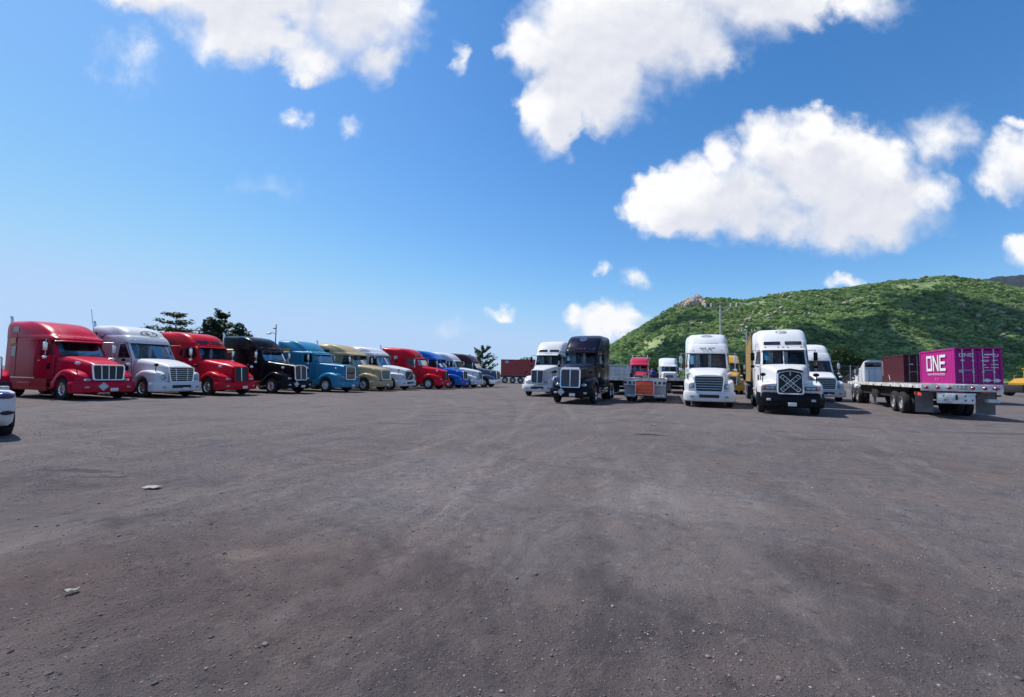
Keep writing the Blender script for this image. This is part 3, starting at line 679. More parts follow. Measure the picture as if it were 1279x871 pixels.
    if kind == 'dome' and emblem and emblem[4] == 'text':
        zs = z1 + .62; cab.front_patch(-.62, .62, zs, zs + .022, .006, 8, 1).obj('roof_seam', M['galv'], c, smooth=0)
    if rearwin:
        MB().box((.35, yb + .012, 3.35), (1.5, .02, .55), bev=.004).obj('rear_window', M['dglass'], c)
        for x in (-.6, .2, .7): MB().box((x, yb + .01, 2.0), (.03, .03, 1.7)).obj('panel_rib', M['galv'], c, smooth=0)
        MB().box((0, yb + .012, 2.9), (2.2, .02, .04)).obj('panel_rib', M['galv'], c, smooth=0)
    # mirrors
    if mirror:
        for sg in (-1, 1):
            xm = hwid + .32; ymr = yw + .32; ax = cab.sx(yw + .5, z0) * 1.
            a = MB().tube([(sg * ax, ymr + .2, z0 - .12), (sg * xm, ymr, z0 - .05), (sg * xm, ymr, z1 + .02), (sg * (ax - .05), ymr + .5, z1 + .0)], .018, 6).obj('mirror_arm', M['steel'] if mirror != 'black' else M['blackp'], t)
            MB().box((sg * (xm + .02), ymr + .02, (z0 + z1) / 2 + .05), (.17, .08, .40), bev=.03).obj('mirror', M[mirror], a)
            MB().box((sg * (xm + .02), ymr + .0, z0 - .1), (.17, .08, .14), bev=.03).obj('wide_mirror', M[mirror], a)
            if hoodmirror:
                b = MB().tube([(sg * .98, .55, 1.22), (sg * 1.02, .50, 1.50), (sg * 1.0, .52, 1.72)], .02, 6).obj('hood_mirror_arm', M['blackp'], t)
                MB().ellipsoid((sg * 1.0, .5, 1.76), (.12, .06, .08), nu=10, nv=6).obj('hood_mirror', M[mirror if mirror != 'chrome' else 'white'], b)
    # underside
    fr = MB()
    for sg in (-1, 1): fr.box((sg * .42, (1.0 + tail) / 2 + .2, .88), (.09, tail - 1.0, .26))
    for y in (2.0, 4.0, 6.4, 7.6, tail): fr.box((0, y, .88), (.8, .12, .2))
    fr.tube([(-.95, AX, .5), (.95, AX, .5)], .07, 8); fr.box((0, 1.3, 1.0), (.9, 1.6, .5)); fr.box((0, 3.0, .85), (1.4, 1.6, .4)); fr.box((0, .45, .62), (1.7, .5, .3))
    y1, y2 = tail - 2.25, tail - .95
    for y in (y1, y2): fr.tube([(-.9, y, .52), (.9, y, .52)], .12, 8)
    fr.box((0, (y1 + y2) / 2, 1.08), (.9, .8, .08)); fr.obj('chassis', M['frame'], t, smooth=0)
    for sg in (-1, 1):
        wheel(t, sg * 1.04, AX, 'steer', rim)
        for y in (y1, y2): wheel(t, sg * .93, y, 'dual', rim)
        MB().lathe([(.001, 0), (.27, 0), (.30, .03), (.30, 1.27), (.27, 1.3), (.001, 1.3)], 18, axis='Y', c=(sg * .92, 4.25, .70)).obj('fuel_tank', M[tank], t)
        st = MB().box((sg * .98, 3.15, .52), (.34, 1.5, .10), bev=.02).box((sg * 1.0, 3.15, .82), (.26, 1.5, .10), bev=.02).box((sg * .9, 3.15, .66), (.16, 1.46, .4)); st.obj('step', M['alu'] if tank in ('alu', 'chrome') else M[tank], t)
        MB().box((sg * .93, tail + .02, .62), (.56, .02, .62)).obj('mud_flap', M['rubber'], t, smooth=0)
        if fairing: MB().grid([[(sg * (1.19 + o), y, z) for y in (2.7, 4, yb - .1)] for z, o in ((.40, -.04), (.55, .0), (.98, .0))]).obj('side_fairing', P, t)
    if stacks:
        for sg in ((-1, 1) if stacks == 2 else (-1,)):
            MB().tube([(sg * .98, yb + .2, .9), (sg * .98, yb + .2, 2.0)], .10, 12).tube([(sg * .98, yb + .2, 2.0), (sg * .98, yb + .2, top + .08), (sg * .98, yb + .3, top + .22)], .065, 12).obj('exhaust_stack', M['chrome'], t)
    if antenna: MB().tube([(-1.2, yb - .2, top - .5), (-1.25, yb + .1, top + .9)], .012, 4).obj('antenna', M['dark'], t)
    LASTCAB[:] = [cab]
    return t, cab

# ------------------------------------------------------------------ smooth value noise in numpy
def vnoise(x, y, seed=0):
    xi = np.floor(x).astype(np.int64); yi = np.floor(y).astype(np.int64); fx = x - xi; fy = y - yi
    fx = fx * fx * (3 - 2 * fx); fy = fy * fy * (3 - 2 * fy)
    def h(a, b):
        q = (a * 374761393 + b * 668265263 + seed * 974711) & 0x7fffffff
        q = ((q ^ (q >> 13)) * 1274126177) & 0x7fffffff
        return ((q ^ (q >> 16)) & 0xffff) / 65535.
    return (h(xi, yi) * (1 - fx) + h(xi + 1, yi) * fx) * (1 - fy) + (h(xi, yi + 1) * (1 - fx) + h(xi + 1, yi + 1) * fx) * fy
def fbm(x, y, seed=0, o=5, gain=.5):
    s = 0; a = 1; t = 0
    for k in range(o): s = s + a * vnoise(x * 2**k + 17 * k, y * 2**k - 11 * k, seed + k); t += a; a *= gain
    return s / t
def grid_mesh(name, X, Y, Z):
    nr, nc = X.shape; me = bpy.data.meshes.new(name)
    co = np.stack([X, Y, Z], -1).reshape(-1, 3)
    i = (np.arange(nr - 1)[:, None] * nc + np.arange(nc - 1)[None]).ravel()
    f = np.stack([i, i + 1, i + nc + 1, i + nc], 1)
    me.vertices.add(len(co)); me.vertices.foreach_set('co', co.ravel().astype(np.float32))
    me.loops.add(f.size); me.loops.foreach_set('vertex_index', f.ravel().astype(np.int32))
    me.polygons.add(len(f)); me.polygons.foreach_set('loop_start', (np.arange(len(f)) * 4).astype(np.int32))
    me.update(calc_edges=True); me.polygons.foreach_set('use_smooth', [True] * len(f)); return me

# ------------------------------------------------------------------ the yard
def ground_mat():
    m, g, b = newmat('packed_gravel')
    geo = g.n('ShaderNodeNewGeometry'); P = geo.outputs['Position']
    flat = g.vec('MULTIPLY', P, (1, 1, 0))
    n1 = g.noise(flat, .16, 5, .6); n2 = g.noise(flat, .9, 6, .62); n3 = g.noise(flat, 7, 6, .7); n4 = g.noise(flat, 60, 4, .75)
    rot = g.n('ShaderNodeMapping'); rot.inputs['Rotation'].default_value = (0, 0, R(28)); g.put(rot.inputs[0], flat)
    wob = g.vec('MULTIPLY', g.vec('SUBTRACT', g.noise(flat, .35, 3, .5, 1), (.5, .5, .5)), (2.2, 2.2, 0))
    st = g.noise(g.vec('MULTIPLY', g.vec('ADD', rot.outputs[0], wob), (2.4, .22, 0)), 1.0, 6, .68)       # wheel tracks across the yard
    rot2 = g.n('ShaderNodeMapping'); rot2.inputs['Rotation'].default_value = (0, 0, R(-62)); g.put(rot2.inputs[0], flat)
    st2 = g.noise(g.vec('MULTIPLY', g.vec('ADD', rot2.outputs[0], wob), (1.7, .2, 0)), 1.0, 6, .68)
    base = g.ramp(n1, [(.3, (0.093, 0.081, 0.083)), (.5, (0.122, 0.105, 0.107)), (.72, (0.151, 0.133, 0.131))])
    base = g.mix(g.step(n2, .46, .62, 0, .65), base, (0.147, 0.117, 0.107))
    base = g.mix(g.step(n2, .47, .32, 0, .65), base, (0.071, 0.064, 0.073))
    red = g.step(g.noise(g.vec('ADD', flat, (31, 7, 0)), .42, 4, .6), .56, .72, 0, .26)
    base = g.mix(red, base, (0.162, 0.099, 0.081))
    base = g.mix(g.step(st, .50, .62, 0, .50), base, (0.181, 0.158, 0.156))
    base = g.mix(g.step(st2, .52, .64, 0, .40), base, (0.065, 0.058, 0.065))
    base = g.mix(g.step(n3, .54, .68, 0, .6), base, (0.209, 0.188, 0.180))
    base = g.mix(g.step(n3, .46, .32, 0, .65), base, (0.046, 0.041, 0.047))
    base = g.mix(g.step(n4, .60, .74, 0, .45), base, (0.266, 0.244, 0.234))
    base = g.mix(g.step(n4, .42, .30, 0, .5), base, (0.034, 0.029, 0.036))
    n5 = g.noise(flat, 150, 3, .7)
    base = g.mix(g.step(n5, .53, .66, 0, .55), base, (0.252, 0.216, 0.206)); base = g.mix(g.step(n5, .46, .34, 0, .6), base, (0.038, 0.031, 0.036))
    # broad beds of darker, browner soil
    for (cx, cy, rx, ry, c, k) in [(-2.6, 3.6, 2.6, 1.4, (0.091, 0.067, 0.066), .6), (-5.5, 7.0, 3.0, 1.6, (0.100, 0.081, 0.087), .5), (3.0, 3.2, 1.4, 1.0, (0.087, 0.075, 0.078), .45), (.9, 2.9, .8, .5, (0.066, 0.057, 0.062), .5), (6.5, 8.5, 4, 1.8, (0.109, 0.091, 0.091), .5), (-1.0, 6.5, 1.4, 2.6, (0.174, 0.150, 0.151), .45), (2.2, 5.6, 1.5, 1.2, (0.187, 0.162, 0.159), .4)]:
        q = g.vec('MULTIPLY', g.vec('SUBTRACT', flat, (cx, cy, 0)), (1 / rx, 1 / ry, 0))
        L = g.math('ADD', g.vec('LENGTH', q, out=1), g.math('MULTIPLY', g.math('SUBTRACT', n2, .5), 1.8))
        base = g.mix(g.step(L, 1.15, .35, 0, k), base, tuple(q_ / r_ for q_, r_ in zip(c, (.110, .093, .094))), 'MULTIPLY')
    # the near ground is multiplied darker and slightly browner in wide patches
    for (cx, cy, rx, ry, c, k) in [(-2.0, 2.2, 4.5, 1.9, (.72, .67, .66), .7), (2.6, 2.2, 3.2, 1.7, (.80, .77, .77), .65), (-7, 5.2, 3.4, 1.7, (.74, .69, .69), .7)]:
        q = g.vec('MULTIPLY', g.vec('SUBTRACT', flat, (cx, cy, 0)), (1 / rx, 1 / ry, 0))
        L = g.math('ADD', g.vec('LENGTH', q, out=1), g.math('MULTIPLY', g.math('SUBTRACT', n2, .5), 2.0))
        base = g.mix(g.step(L, 1.25, .35, 0, k), base, c, 'MULTIPLY')
    # wheel tracks curving from the foreground towards the middle trucks
    sp = g.n('ShaderNodeSeparateXYZ'); g.put(sp.inputs[0], flat); gx, gy_ = sp.outputs[0], sp.outputs[1]
    for (a_, b_, c_, w_, lite, k) in [(-1.35, .107, 0, .24, 1, .5), (.55, .125, -.001, .24, 1, .45), (-1.9, .22, -.006, .20, 0, .45), (-.1, .24, -.006, .2, 0, .4), (-3.6, .30, -.012, .26, 1, .4), (-5.4, .30, -.012, .26, 1, .35), (2.3, -.10, .010, .24, 1, .35), (4.2, -.12, .011, .24, 0, .35), (-.6, .02, .004, .2, 0, .35), (5.6, .1, .02, .3, 1, .3)]:
        cx = g.math('MULTIPLY_ADD', gy_, g.math('MULTIPLY_ADD', gy_, c_, b_), a_)
        t_ = g.math('ABSOLUTE', g.math('SUBTRACT', gx, cx)); t_ = g.math('ADD', t_, g.math('MULTIPLY', g.math('SUBTRACT', n2, .5), .55)); t_ = g.math('ADD', t_, g.math('MULTIPLY', g.math('SUBTRACT', n3, .5), .25))
        f_ = g.math('MULTIPLY', g.step(t_, w_, w_ * .25, 0, k), g.step(n1, .30, .55)); base = g.mix(f_, base, (1.34, 1.31, 1.27) if lite else (.72, .70, .71), 'MULTIPLY')
    # oil spots and a pale scuffed patch
    for (cx, cy, rx, ry, c, k) in [(3.75, 11.9, .42, .16, (.018, .016, .02), .9), (4.15, 11.75, .22, .06, (.018, .016, .02), .8), (-6.6, 6.75, .7, .10, (.05, .046, .056), .7), (-5.9, 6.4, .45, .07, (.05, .046, .056), .7),
                                   (-2.3, 3.86, .24, .12, (.21, .165, .145), .6), (-2.05, 3.95, .5, .16, (.15, .11, .10), .4), (-22.5, 19.2, 1.0, .25, (.05, .046, .055), .7), (-17.3, 20.6, 1.4, .3, (.05, .046, .055), .5),
                                   (8.2, 11.5, 1.0, .2, (.06, .055, .065), .55), (15, 13.5, 1.5, .3, (.055, .05, .06), .6), (13.2, 9.4, 1.0, .2, (.05, .046, .055), .5), (-3.4, 13.5, 1.1, .12, (.06, .055, .062), .7), (-2.4, 17.6, 1.5, .2, (.05, .046, .05), .5)]:
        q = g.vec('MULTIPLY', g.vec('SUBTRACT', flat, (cx, cy, 0)), (1 / rx, 1 / ry, 0))
        L = g.math('ADD', g.vec('LENGTH', q, out=1), g.math('MULTIPLY', g.math('SUBTRACT', n3, .5), 1.6))
        base = g.mix(g.step(L, 1.1, .6, 0, k), base, c)
    g.put(b.inputs['Base Color'], base); b.inputs['Roughness'].default_value = .95; b.inputs['Specular IOR Level'].default_value = .2
    vo = g.n('ShaderNodeTexVoronoi'); vo.inputs['Scale'].default_value = 38; g.put(vo.inputs['Vector'], flat)
    hgt = g.math('ADD', g.math('MULTIPLY', n4, .5), g.math('MULTIPLY', n3, 1.4))
    hgt = g.math('ADD', hgt, g.math('MULTIPLY', vo.outputs['Distance'], -.22)); hgt = g.math('ADD', hgt, g.math('MULTIPLY', g.noise(flat, 170, 3, .7), .22))
    bp = g.n('ShaderNodeBump'); bp.inputs['Strength'].default_value = .9; bp.inputs['Distance'].default_value = .03
    g.put(bp.inputs['Height'], hgt); g.put(b.inputs['Normal'], bp.outputs[0])
    return m
def ground_height(X, Y):
    rot = X * math.cos(R(28)) + Y * math.sin(R(28)); al = -X * math.sin(R(28)) + Y * math.cos(R(28))
    z = (fbm(X * .35, Y * .35, 3, 4) - .5) * .06 + (fbm(rot * 2.1, al * .2, 9, 3) - .5) * .045 + (fbm(X * 3, Y * 3, 21, 4, .6) - .5) * .030
    return z * np.clip((16 - np.hypot(X, Y)) / 7, 0, 1)
def build_ground():
    xs = np.concatenate([[-6000, -2000, -700, -250, -100, -50, -30, -20, -15], np.arange(-11, 11.001, .055), [15, 20, 30, 50, 100, 250, 700, 2000, 6000]])
    ys = np.concatenate([[-400, -100, -30, -10, -4, -1, .5], np.arange(1.4, 9, .05), np.arange(9, 17, .12), [18, 20, 24, 30, 45, 80, 150, 300, 700, 2000, 7000]])
    X, Y = np.meshgrid(xs, ys); Z = ground_height(X, Y)
    o = link('ground', grid_mesh('ground', X, Y, Z)); o.data.materials.append(ground_mat()); tag(o, kind='structure')
    tag(o, 'purplish grey packed gravel yard with wheel tracks')
build_ground()

def scatter_mesh(name, pos, size, mats, variants=4, seed=1, squash=.6):
    """thousands of small stones as one mesh"""
    rg = np.random.default_rng(seed); bm = bmesh.new(); bmesh.ops.create_icosphere(bm, subdivisions=1, radius=1)
    bm.verts.index_update(); base = np.array([q.co[:] for q in bm.verts]); F = np.array([[q.index for q in f.verts] for f in bm.faces]); bm.free()
    nv = len(base); n = len(pos); V = np.empty((n, nv, 3), np.float32)
    shapes = [base * (1 + rg.uniform(-.32, .32, (nv, 1))) for _ in range(variants)]
    a = rg.uniform(0, 6.28, n); k = rg.integers(0, variants, n); st = rg.uniform(.6, 1.25, (n, 3)) * np.array([1, 1, squash])
    B = np.stack(shapes)[k] * st[:, None, :]
    c, s = np.cos(a)[:, None], np.sin(a)[:, None]
    V[:, :, 0] = B[:, :, 0] * c - B[:, :, 1] * s; V[:, :, 1] = B[:, :, 0] * s + B[:, :, 1] * c; V[:, :, 2] = B[:, :, 2]
    V = V * size[:, None, None] + pos[:, None, :]
    me = bpy.data.meshes.new(name); me.vertices.add(n * nv); me.vertices.foreach_set('co', V.ravel().astype(np.float32))
    f = (F[None] + (np.arange(n) * nv)[:, None, None]).reshape(-1, 3)
    me.loops.add(f.size); me.loops.foreach_set('vertex_index', f.ravel().astype(np.int32))
    me.polygons.add(len(f)); me.polygons.foreach_set('loop_start', (np.arange(len(f)) * 3).astype(np.int32)); me.update(calc_edges=True)
    o = link(name, me); me.materials.append(mats); return o
def stone_mat():
    m, g, b = newmat('gravel_stone'); geo = g.n('ShaderNodeNewGeometry')
    n = geo.outputs['Random Per Island']
    c = g.ramp(n, [(0, (.06, .052, .058)), (.35, (.11, .096, .10)), (.7, (.155, .135, .135)), (.93, (.20, .15, .135)), (1, (.36, .34, .33))])
    g.put(b.inputs['Base Color'], c); b.inputs['Roughness'].default_value = .9; return m
def build_gravel():
    sm = stone_mat(); n = 60000
    y = 1.7 + (RNG.random(n) ** 1.7) * 11; x = (RNG.random(n) * 2 - 1) * (y * 1.3 + .3)
    keep = fbm(x * .8, y * .8, 5, 4) + RNG.random(n) * .25 > .56; x, y = x[keep], y[keep]
    s = .002 + .0055 * RNG.random(len(x)) ** 4 + .0005 * y
    o = scatter_mesh('gravel', np.stack([x, y, ground_height(x, y) + s * .15], 1), s, sm, seed=3); tag(o, 'loose pebbles scattered over the packed yard', kind='stuff')
    n = 900; y = 2 + RNG.random(n) ** 1.4 * 16; x = (RNG.random(n) * 2 - 1) * (y * 1.2 + .3); s = .006 + .012 * RNG.random(n) ** 4
    o = scatter_mesh('stones', np.stack([x, y, ground_height(x, y) + s * .2], 1), s, sm, seed=4); tag(o, 'larger loose stones lying about the yard', kind='stuff')
build_gravel()
def litter(loc, sx, sy, rot, label, m='paper'):
    P = [[(sx * (i / 4 - .5), sy * (j / 3 - .5) , .012 + .02 * random.random() + .03 * (i / 4 - .5) ** 2) for i in range(5)] for j in range(4)]
    o = MB().grid(P).obj('litter', M[m], None, (loc[0], loc[1], float(ground_height(np.array(loc[0]), np.array(loc[1]))))); o.rotation_euler = (0, 0, rot)
    so = o.modifiers.new('thick', 'SOLIDIFY'); so.thickness = .004; tag(o, label, 'litter')
litter((-4.73, 5.82), .20, .10, .1, 'pale flattened scrap lying left of centre on the gravel')
litter((-3.06, 3.13), .075, .035, .5, 'small pale leaf-like scrap nearest the camera on the left')
litter((4.70, 14.3), .16, .12, .3, 'white crumpled scrap in front of the orange sign trailer')
litter((22.3, 20.6), .9, .25, .2, 'pale rag lying behind the long flatbed trailer')

# ------------------------------------------------------------------ hills
RIDGE = np.array([(-60, -6), (0, -3), (40, 4), (80, 16), (117, 30), (134, 41), (151, 51), (167, 62), (190, 76), (212, 90), (235, 104), (257, 111), (291, 110), (325, 109), (358, 116), (392, 122), (460, 128), (516, 136), (550, 139), (572, 140), (618, 146), (662, 141), (717, 130), (800, 112), (950, 96), (1200, 80), (1600, 50), (2000, 0)], float)
def hill_height(X, Y):
    u = X / Y * 600; rz = np.interp(u, RIDGE[:, 0], RIDGE[:, 1]); t = np.clip((Y - 230) / 370, 0, 1)
    s = .42 * t + .58 * t * t * (3 - 2 * t); s = np.where(Y > 600, 1 - ((Y - 600) / 500) ** 2, s)
    gul = (fbm(X / 70, Y / 90, 40, 4) - .5) * 42 * np.sin(np.pi * np.clip(t, 0, 1)) * np.clip(rz / 80, 0, 1) * (Y < 600)
    return np.maximum(rz * s + gul, -8) - 1.0
def build_hill():
    us = np.linspace(-.02, 3.2, 240); ds = np.concatenate([np.linspace(215, 600, 70), np.linspace(620, 1080, 16)])
    U, Y = np.meshgrid(us, ds); X = U * Y; Z = hill_height(X, Y)
    o = link('hill', grid_mesh('hill', X, Y, Z)); tag(o, 'green forested hill behind the right hand trucks', kind='structure')
    m, g, b = newmat('hill_scrub'); geo = g.n('ShaderNodeNewGeometry')
    n = g.noise(geo.outputs['Position'], .06, 6, .6); n2 = g.noise(geo.outputs['Position'], .018, 4, .6)
    c = g.ramp(n, [(.3, (.07, .12, .045)), (.55, (.18, .24, .09)), (.75, (.36, .37, .19))]); c = g.mix(g.step(n2, .60, .72, 0, .55), c, (.26, .22, .14))
    g.put(b.inputs['Base Color'], c); b.inputs['Roughness'].default_value = .95; o.data.materials.append(m)
    # second, farther ridge
    R2 = np.array([(900, 0), (1300, 200), (1614, 362), (1657, 377), (1713, 384), (1795, 379), (2100, 330), (3000, 150), (3800, 0)], float)
    us = np.linspace(.55, 2.6, 420); ds = np.linspace(1100, 2100, 60); U, Y = np.meshgrid(us, ds); X = U * Y
    rz = np.interp(U * 1500, R2[:, 0], R2[:, 1]); t = (Y - 1100) / 400
    Z = rz * np.where(t < 1, np.clip(t, 0, 1) ** .8, 1 - ((t - 1) / 1.5) ** 2) + (fbm(X / 90, Y / 90, 77, 4) - .5) * 30 + (fbm(X / 14, Y / 14, 78, 3) - .5) * 16 - 6
    o = link('mountain', grid_mesh('mountain', X, Y, Z)); tag(o, 'dark blue-green ridge beyond the hill', kind='structure')
    m, g, b = newmat('mountain_forest'); geo = g.n('ShaderNodeNewGeometry'); n = g.noise(geo.outputs['Position'], .03, 6, .65)
    g.put(b.inputs['Base Color'], g.ramp(n, [(.3, (.005, .016, .022)), (.7, (.012, .030, .032))])); b.inputs['Roughness'].default_value = 1; o.data.materials.append(m)
build_hill()

def crown_mesh(name, n, leaf, seed, mat):
    """leaf cards through a lumpy crown of unit size"""
    rg = np.random.default_rng(seed); mb = MB()
    lobes = [(rg.normal(0, .42, 3) * np.array([1, 1, .75]), rg.uniform(.38, .62)) for _ in range(7)]
    for i in range(n):
        c, r = lobes[i % 7]; d = rg.normal(0, 1, 3); d /= np.linalg.norm(d); d[2] = abs(d[2]) * .9 - .15
        p = Vector(c + d * r * rg.uniform(.75, 1.05)); nrm = (Vector(d) + Vector(rg.normal(0, .45, 3))).normalized()
        a = nrm.orthogonal().normalized(); b = nrm.cross(a); a, b = a * math.cos(i) + b * math.sin(i), b * math.cos(i) - a * math.sin(i)
        s = leaf * rg.uniform(.6, 1.3)
        mb.add([p + a * s, p + b * s * .7 + nrm * s * .2, p - a * s, p - b * s * .7 + nrm * s * .15], [(0, 1, 2, 3)])
    me = bpy.data.meshes.new(name); me.from_pydata(mb.v, [], mb.f); me.materials.append(mat); return me

def build_forest():
    kinds = bpy.data.collections.new('crown_kinds')
    for k in range(4): kinds.objects.link(bpy.data.objects.new('hill_crown', crown_mesh('hill_crown', 170, .21, 50 + k, M['leaf_hill'])))
    n = 105000; u = RNG.uniform(.02, 2.6, n); Y = 225 + 385 * RNG.random(n) ** .75; X = u * Y
    Z = hill_height(X, Y); dens = fbm(X / 40, Y / 40, 12, 4)
    keep = (Z > -.5) & (dens + RNG.random(n) * .30 > .48); X, Y, Z = X[keep], Y[keep], Z[keep]; n = len(X)
    sc = RNG.uniform(.75, 1.7, n) * (1 + .9 * (RNG.random(n) > .82))
    me = bpy.data.meshes.new('hill_forest'); me.vertices.add(n); me.vertices.foreach_set('co', np.stack([X, Y, Z + sc * .35], 1).ravel().astype(np.float32))
    at = me.attributes.new('sc', 'FLOAT', 'POINT'); at.data.foreach_set('value', sc.astype(np.float32))
    at = me.attributes.new('rz', 'FLOAT', 'POINT'); at.data.foreach_set('value', RNG.uniform(0, 6.28, n).astype(np.float32))
    o = link('hill_forest', me); tag(o, 'dense green trees and scrub covering the hill', kind='stuff')
    ng = bpy.data.node_groups.new('forest_scatter', 'GeometryNodeTree')
    ng.interface.new_socket('Geometry', in_out='INPUT', socket_type='NodeSocketGeometry'); ng.interface.new_socket('Geometry', in_out='OUTPUT', socket_type='NodeSocketGeometry')
    N = ng.nodes; L = ng.links; gi = N.new('NodeGroupInput'); go = N.new('NodeGroupOutput')
    ip = N.new('GeometryNodeInstanceOnPoints'); ci = N.new('GeometryNodeCollectionInfo'); ci.inputs['Collection'].default_value = kinds; ci.inputs['Separate Children'].default_value = True
    ip.inputs['Pick Instance'].default_value = True
    a1 = N.new('GeometryNodeInputNamedAttribute'); a1.data_type = 'FLOAT'; a1.inputs['Name'].default_value = 'sc'
    a2 = N.new('GeometryNodeInputNamedAttribute'); a2.data_type = 'FLOAT'; a2.inputs['Name'].default_value = 'rz'
    cx = N.new('ShaderNodeCombineXYZ')
    L.new(gi.outputs[0], ip.inputs['Points']); L.new(ci.outputs[0], ip.inputs['Instance']); L.new(a1.outputs[0], ip.inputs['Scale'])
    L.new(a2.outputs[0], cx.inputs[2]); L.new(cx.outputs[0], ip.inputs['Rotation']); L.new(ip.outputs[0], go.inputs[0])
    o.modifiers.new('scatter', 'NODES').node_group = ng
build_forest()
def rock(c, r, seed, parent=None, m='rock', sub=2):
    rg = np.random.default_rng(seed); bm = bmesh.new(); bmesh.ops.create_icosphere(bm, subdivisions=sub, radius=1)
    dirs = rg.normal(0, 1, (9, 3)); dirs /= np.linalg.norm(dirs, axis=1)[:, None]; cut = rg.uniform(.55, .85, 9)
    for v in bm.verts:
        p = np.array(v.co)
        for d, k in zip(dirs, cut):
            q = p @ d
            if q > k: p = p - d * (q - k)
        v.co = Vector(p * (1 + rg.uniform(-.04, .04)) * np.array(r))
    me = bpy.data.meshes.new('rock'); bm.to_mesh(me); bm.free(); me.materials.append(M[m]); return link('rock', me, parent, c, (0, 0, rg.uniform(0, 6)))
def build_rocks():
    bx, by = 226., 541.; bz = float(hill_height(np.array([bx]), np.array([by]))[0])
    t = thing('rock_outcrop', 'bare pinkish rock face near the left end of the hill crest', 'rock', (bx, by, bz))
    for i in range(13):
        a = (random.uniform(-12, 13), random.uniform(-10, 8)); z = float(hill_height(np.array([bx + a[0]]), np.array([by + a[1]]))[0]) - bz
        rock((a[0], a[1], z + random.uniform(1, 6)), (random.uniform(3.5, 7), random.uniform(3, 5), random.uniform(5, 10)), 100 + i, t)
    t = thing('rock_outcrop', 'smaller pale rock ledge on the steep left slope of the hill', 'rock', (188, 548, float(hill_height(np.array([188.]), np.array([548.]))[0])))
    for i in range(5): rock((random.uniform(-9, 9), random.uniform(-6, 6), random.uniform(-2, 3)), (random.uniform(1.5, 3.5), 2.5, random.uniform(1.5, 3.5)), 130 + i, t, 'boulder')
    n = 420; u = RNG.uniform(.3, 1.5, n); Y = RNG.uniform(320, 590, n); X = u * Y; k = fbm(X / 45, Y / 60, 61, 3) > .55; X, Y = X[k], Y[k]
    s = RNG.uniform(.8, 3.0, len(X)) ** 1.0; o = scatter_mesh('boulders', np.stack([X, Y, hill_height(X, Y) + 2.2 + s * .4], 1), s, M['boulder'], seed=8, squash=.8); tag(o, 'pale boulders showing between the trees on the hill', kind='stuff')
build_rocks()

# ------------------------------------------------------------------ trees near the yard
def leafy_tree(name, label, loc, h, lobes, n, leaf, mat, group=None, trunk=.18):
    t = thing(name, label, 'tree', loc, 0, group); rg = np.random.default_rng(int(abs(loc[0]) * 10) + n)
    tr = MB(); tr.tube([(0, 0, -.1), (.05, .02, h * .3), (.1, 0, h * .6)], [trunk, trunk * .8, trunk * .5], 8)
    for (c, r) in lobes: tr.tube([(.05, .01, h * .35), tuple((np.array(c) * np.array([.6, .6, .85]))), c], [trunk * .45, trunk * .3, trunk * .1], 6)
    tr.obj('trunk', M['bark'], t); mb = MB(); w = np.array([np.prod(r) ** .66 for c, r in lobes]); w = w / w.sum()
    for i in range(n):
        c, r = lobes[rg.choice(len(lobes), p=w)]; d = rg.normal(0, 1, 3); d /= np.linalg.norm(d)
        p = Vector(np.array(c) + d * np.array(r) * rg.uniform(.45, 1.05)); nr = (Vector(d) + Vector(rg.normal(0, .7, 3))).normalized()
        a = nr.orthogonal().normalized(); b = nr.cross(a); q = rg.uniform(0, 6.28); a, b = a * math.cos(q) + b * math.sin(q), b * math.cos(q) - a * math.sin(q); s = leaf * rg.uniform(.6, 1.3)
        mb.add([p + a * s, p + b * s * .5 + nr * s * .15, p - a * s, p - b * s * .5 + nr * s * .1], [(0, 1, 2, 3)])
    me = bpy.data.meshes.new('crown'); me.from_pydata(mb.v, [], mb.f); me.materials.append(mat); link('crown', me, t); return t
def tiered_tree(name, label, loc, h, spread, tiers, seed, mat, group=None, up=.25, leafn=26, leaf=.22, low=.52, topf=.28):
    """open crown of near-horizontal whorls of branches, leaves tufted along them"""
    t = thing(name, label, 'tree', loc, 0, group); rg = np.random.default_rng(seed); tr = MB(); lv = MB()
    tr.tube([(0, 0, -.1), (.08, .05, h * .5), (0, 0, h * .97)], [.17, .12, .03], 8)
    for k in range(tiers):
        z = h * lerp(low, .97, k / max(1, tiers - 1)); L = spread * lerp(1., topf, (k / max(1, tiers - 1)) ** 1.3); nb = int(rg.integers(5, 8)); a0 = rg.uniform(0, 6)
        for j in range(nb):
            a = a0 + 6.283 * j / nb + rg.normal(0, .15); l = L * rg.uniform(.7, 1.15); tip = Vector((math.cos(a) * l, math.sin(a) * l, z + l * up * rg.uniform(.3, 1.3))); st = Vector((0, 0, z))
            tr.tube([st, st.lerp(tip, .5) + Vector((0, 0, -.05)), tip], [.05, .035, .012], 5)
            for i in range(leafn):
                q = rg.uniform(.18, 1.04); p = st.lerp(tip, q) + Vector(rg.normal(0, .09 + .05 * l * .3, 3)) * Vector((1, 1, .55)).length / 1.5
                nr = Vector((rg.normal(0, .5), rg.normal(0, .5), 1)).normalized(); A = nr.orthogonal().normalized(); Bv = nr.cross(A); w = rg.uniform(0, 6.28); A, Bv = A * math.cos(w) + Bv * math.sin(w), Bv * math.cos(w) - A * math.sin(w); s = leaf * rg.uniform(.6, 1.2)
                lv.add([p + A * s, p + Bv * s * .45, p - A * s, p - Bv * s * .45], [(0, 1, 2, 3)])
    tr.obj('trunk', M['bark'], t); me = bpy.data.meshes.new('crown'); me.from_pydata(lv.v, [], lv.f); me.materials.append(mat); link('crown', me, t); return t
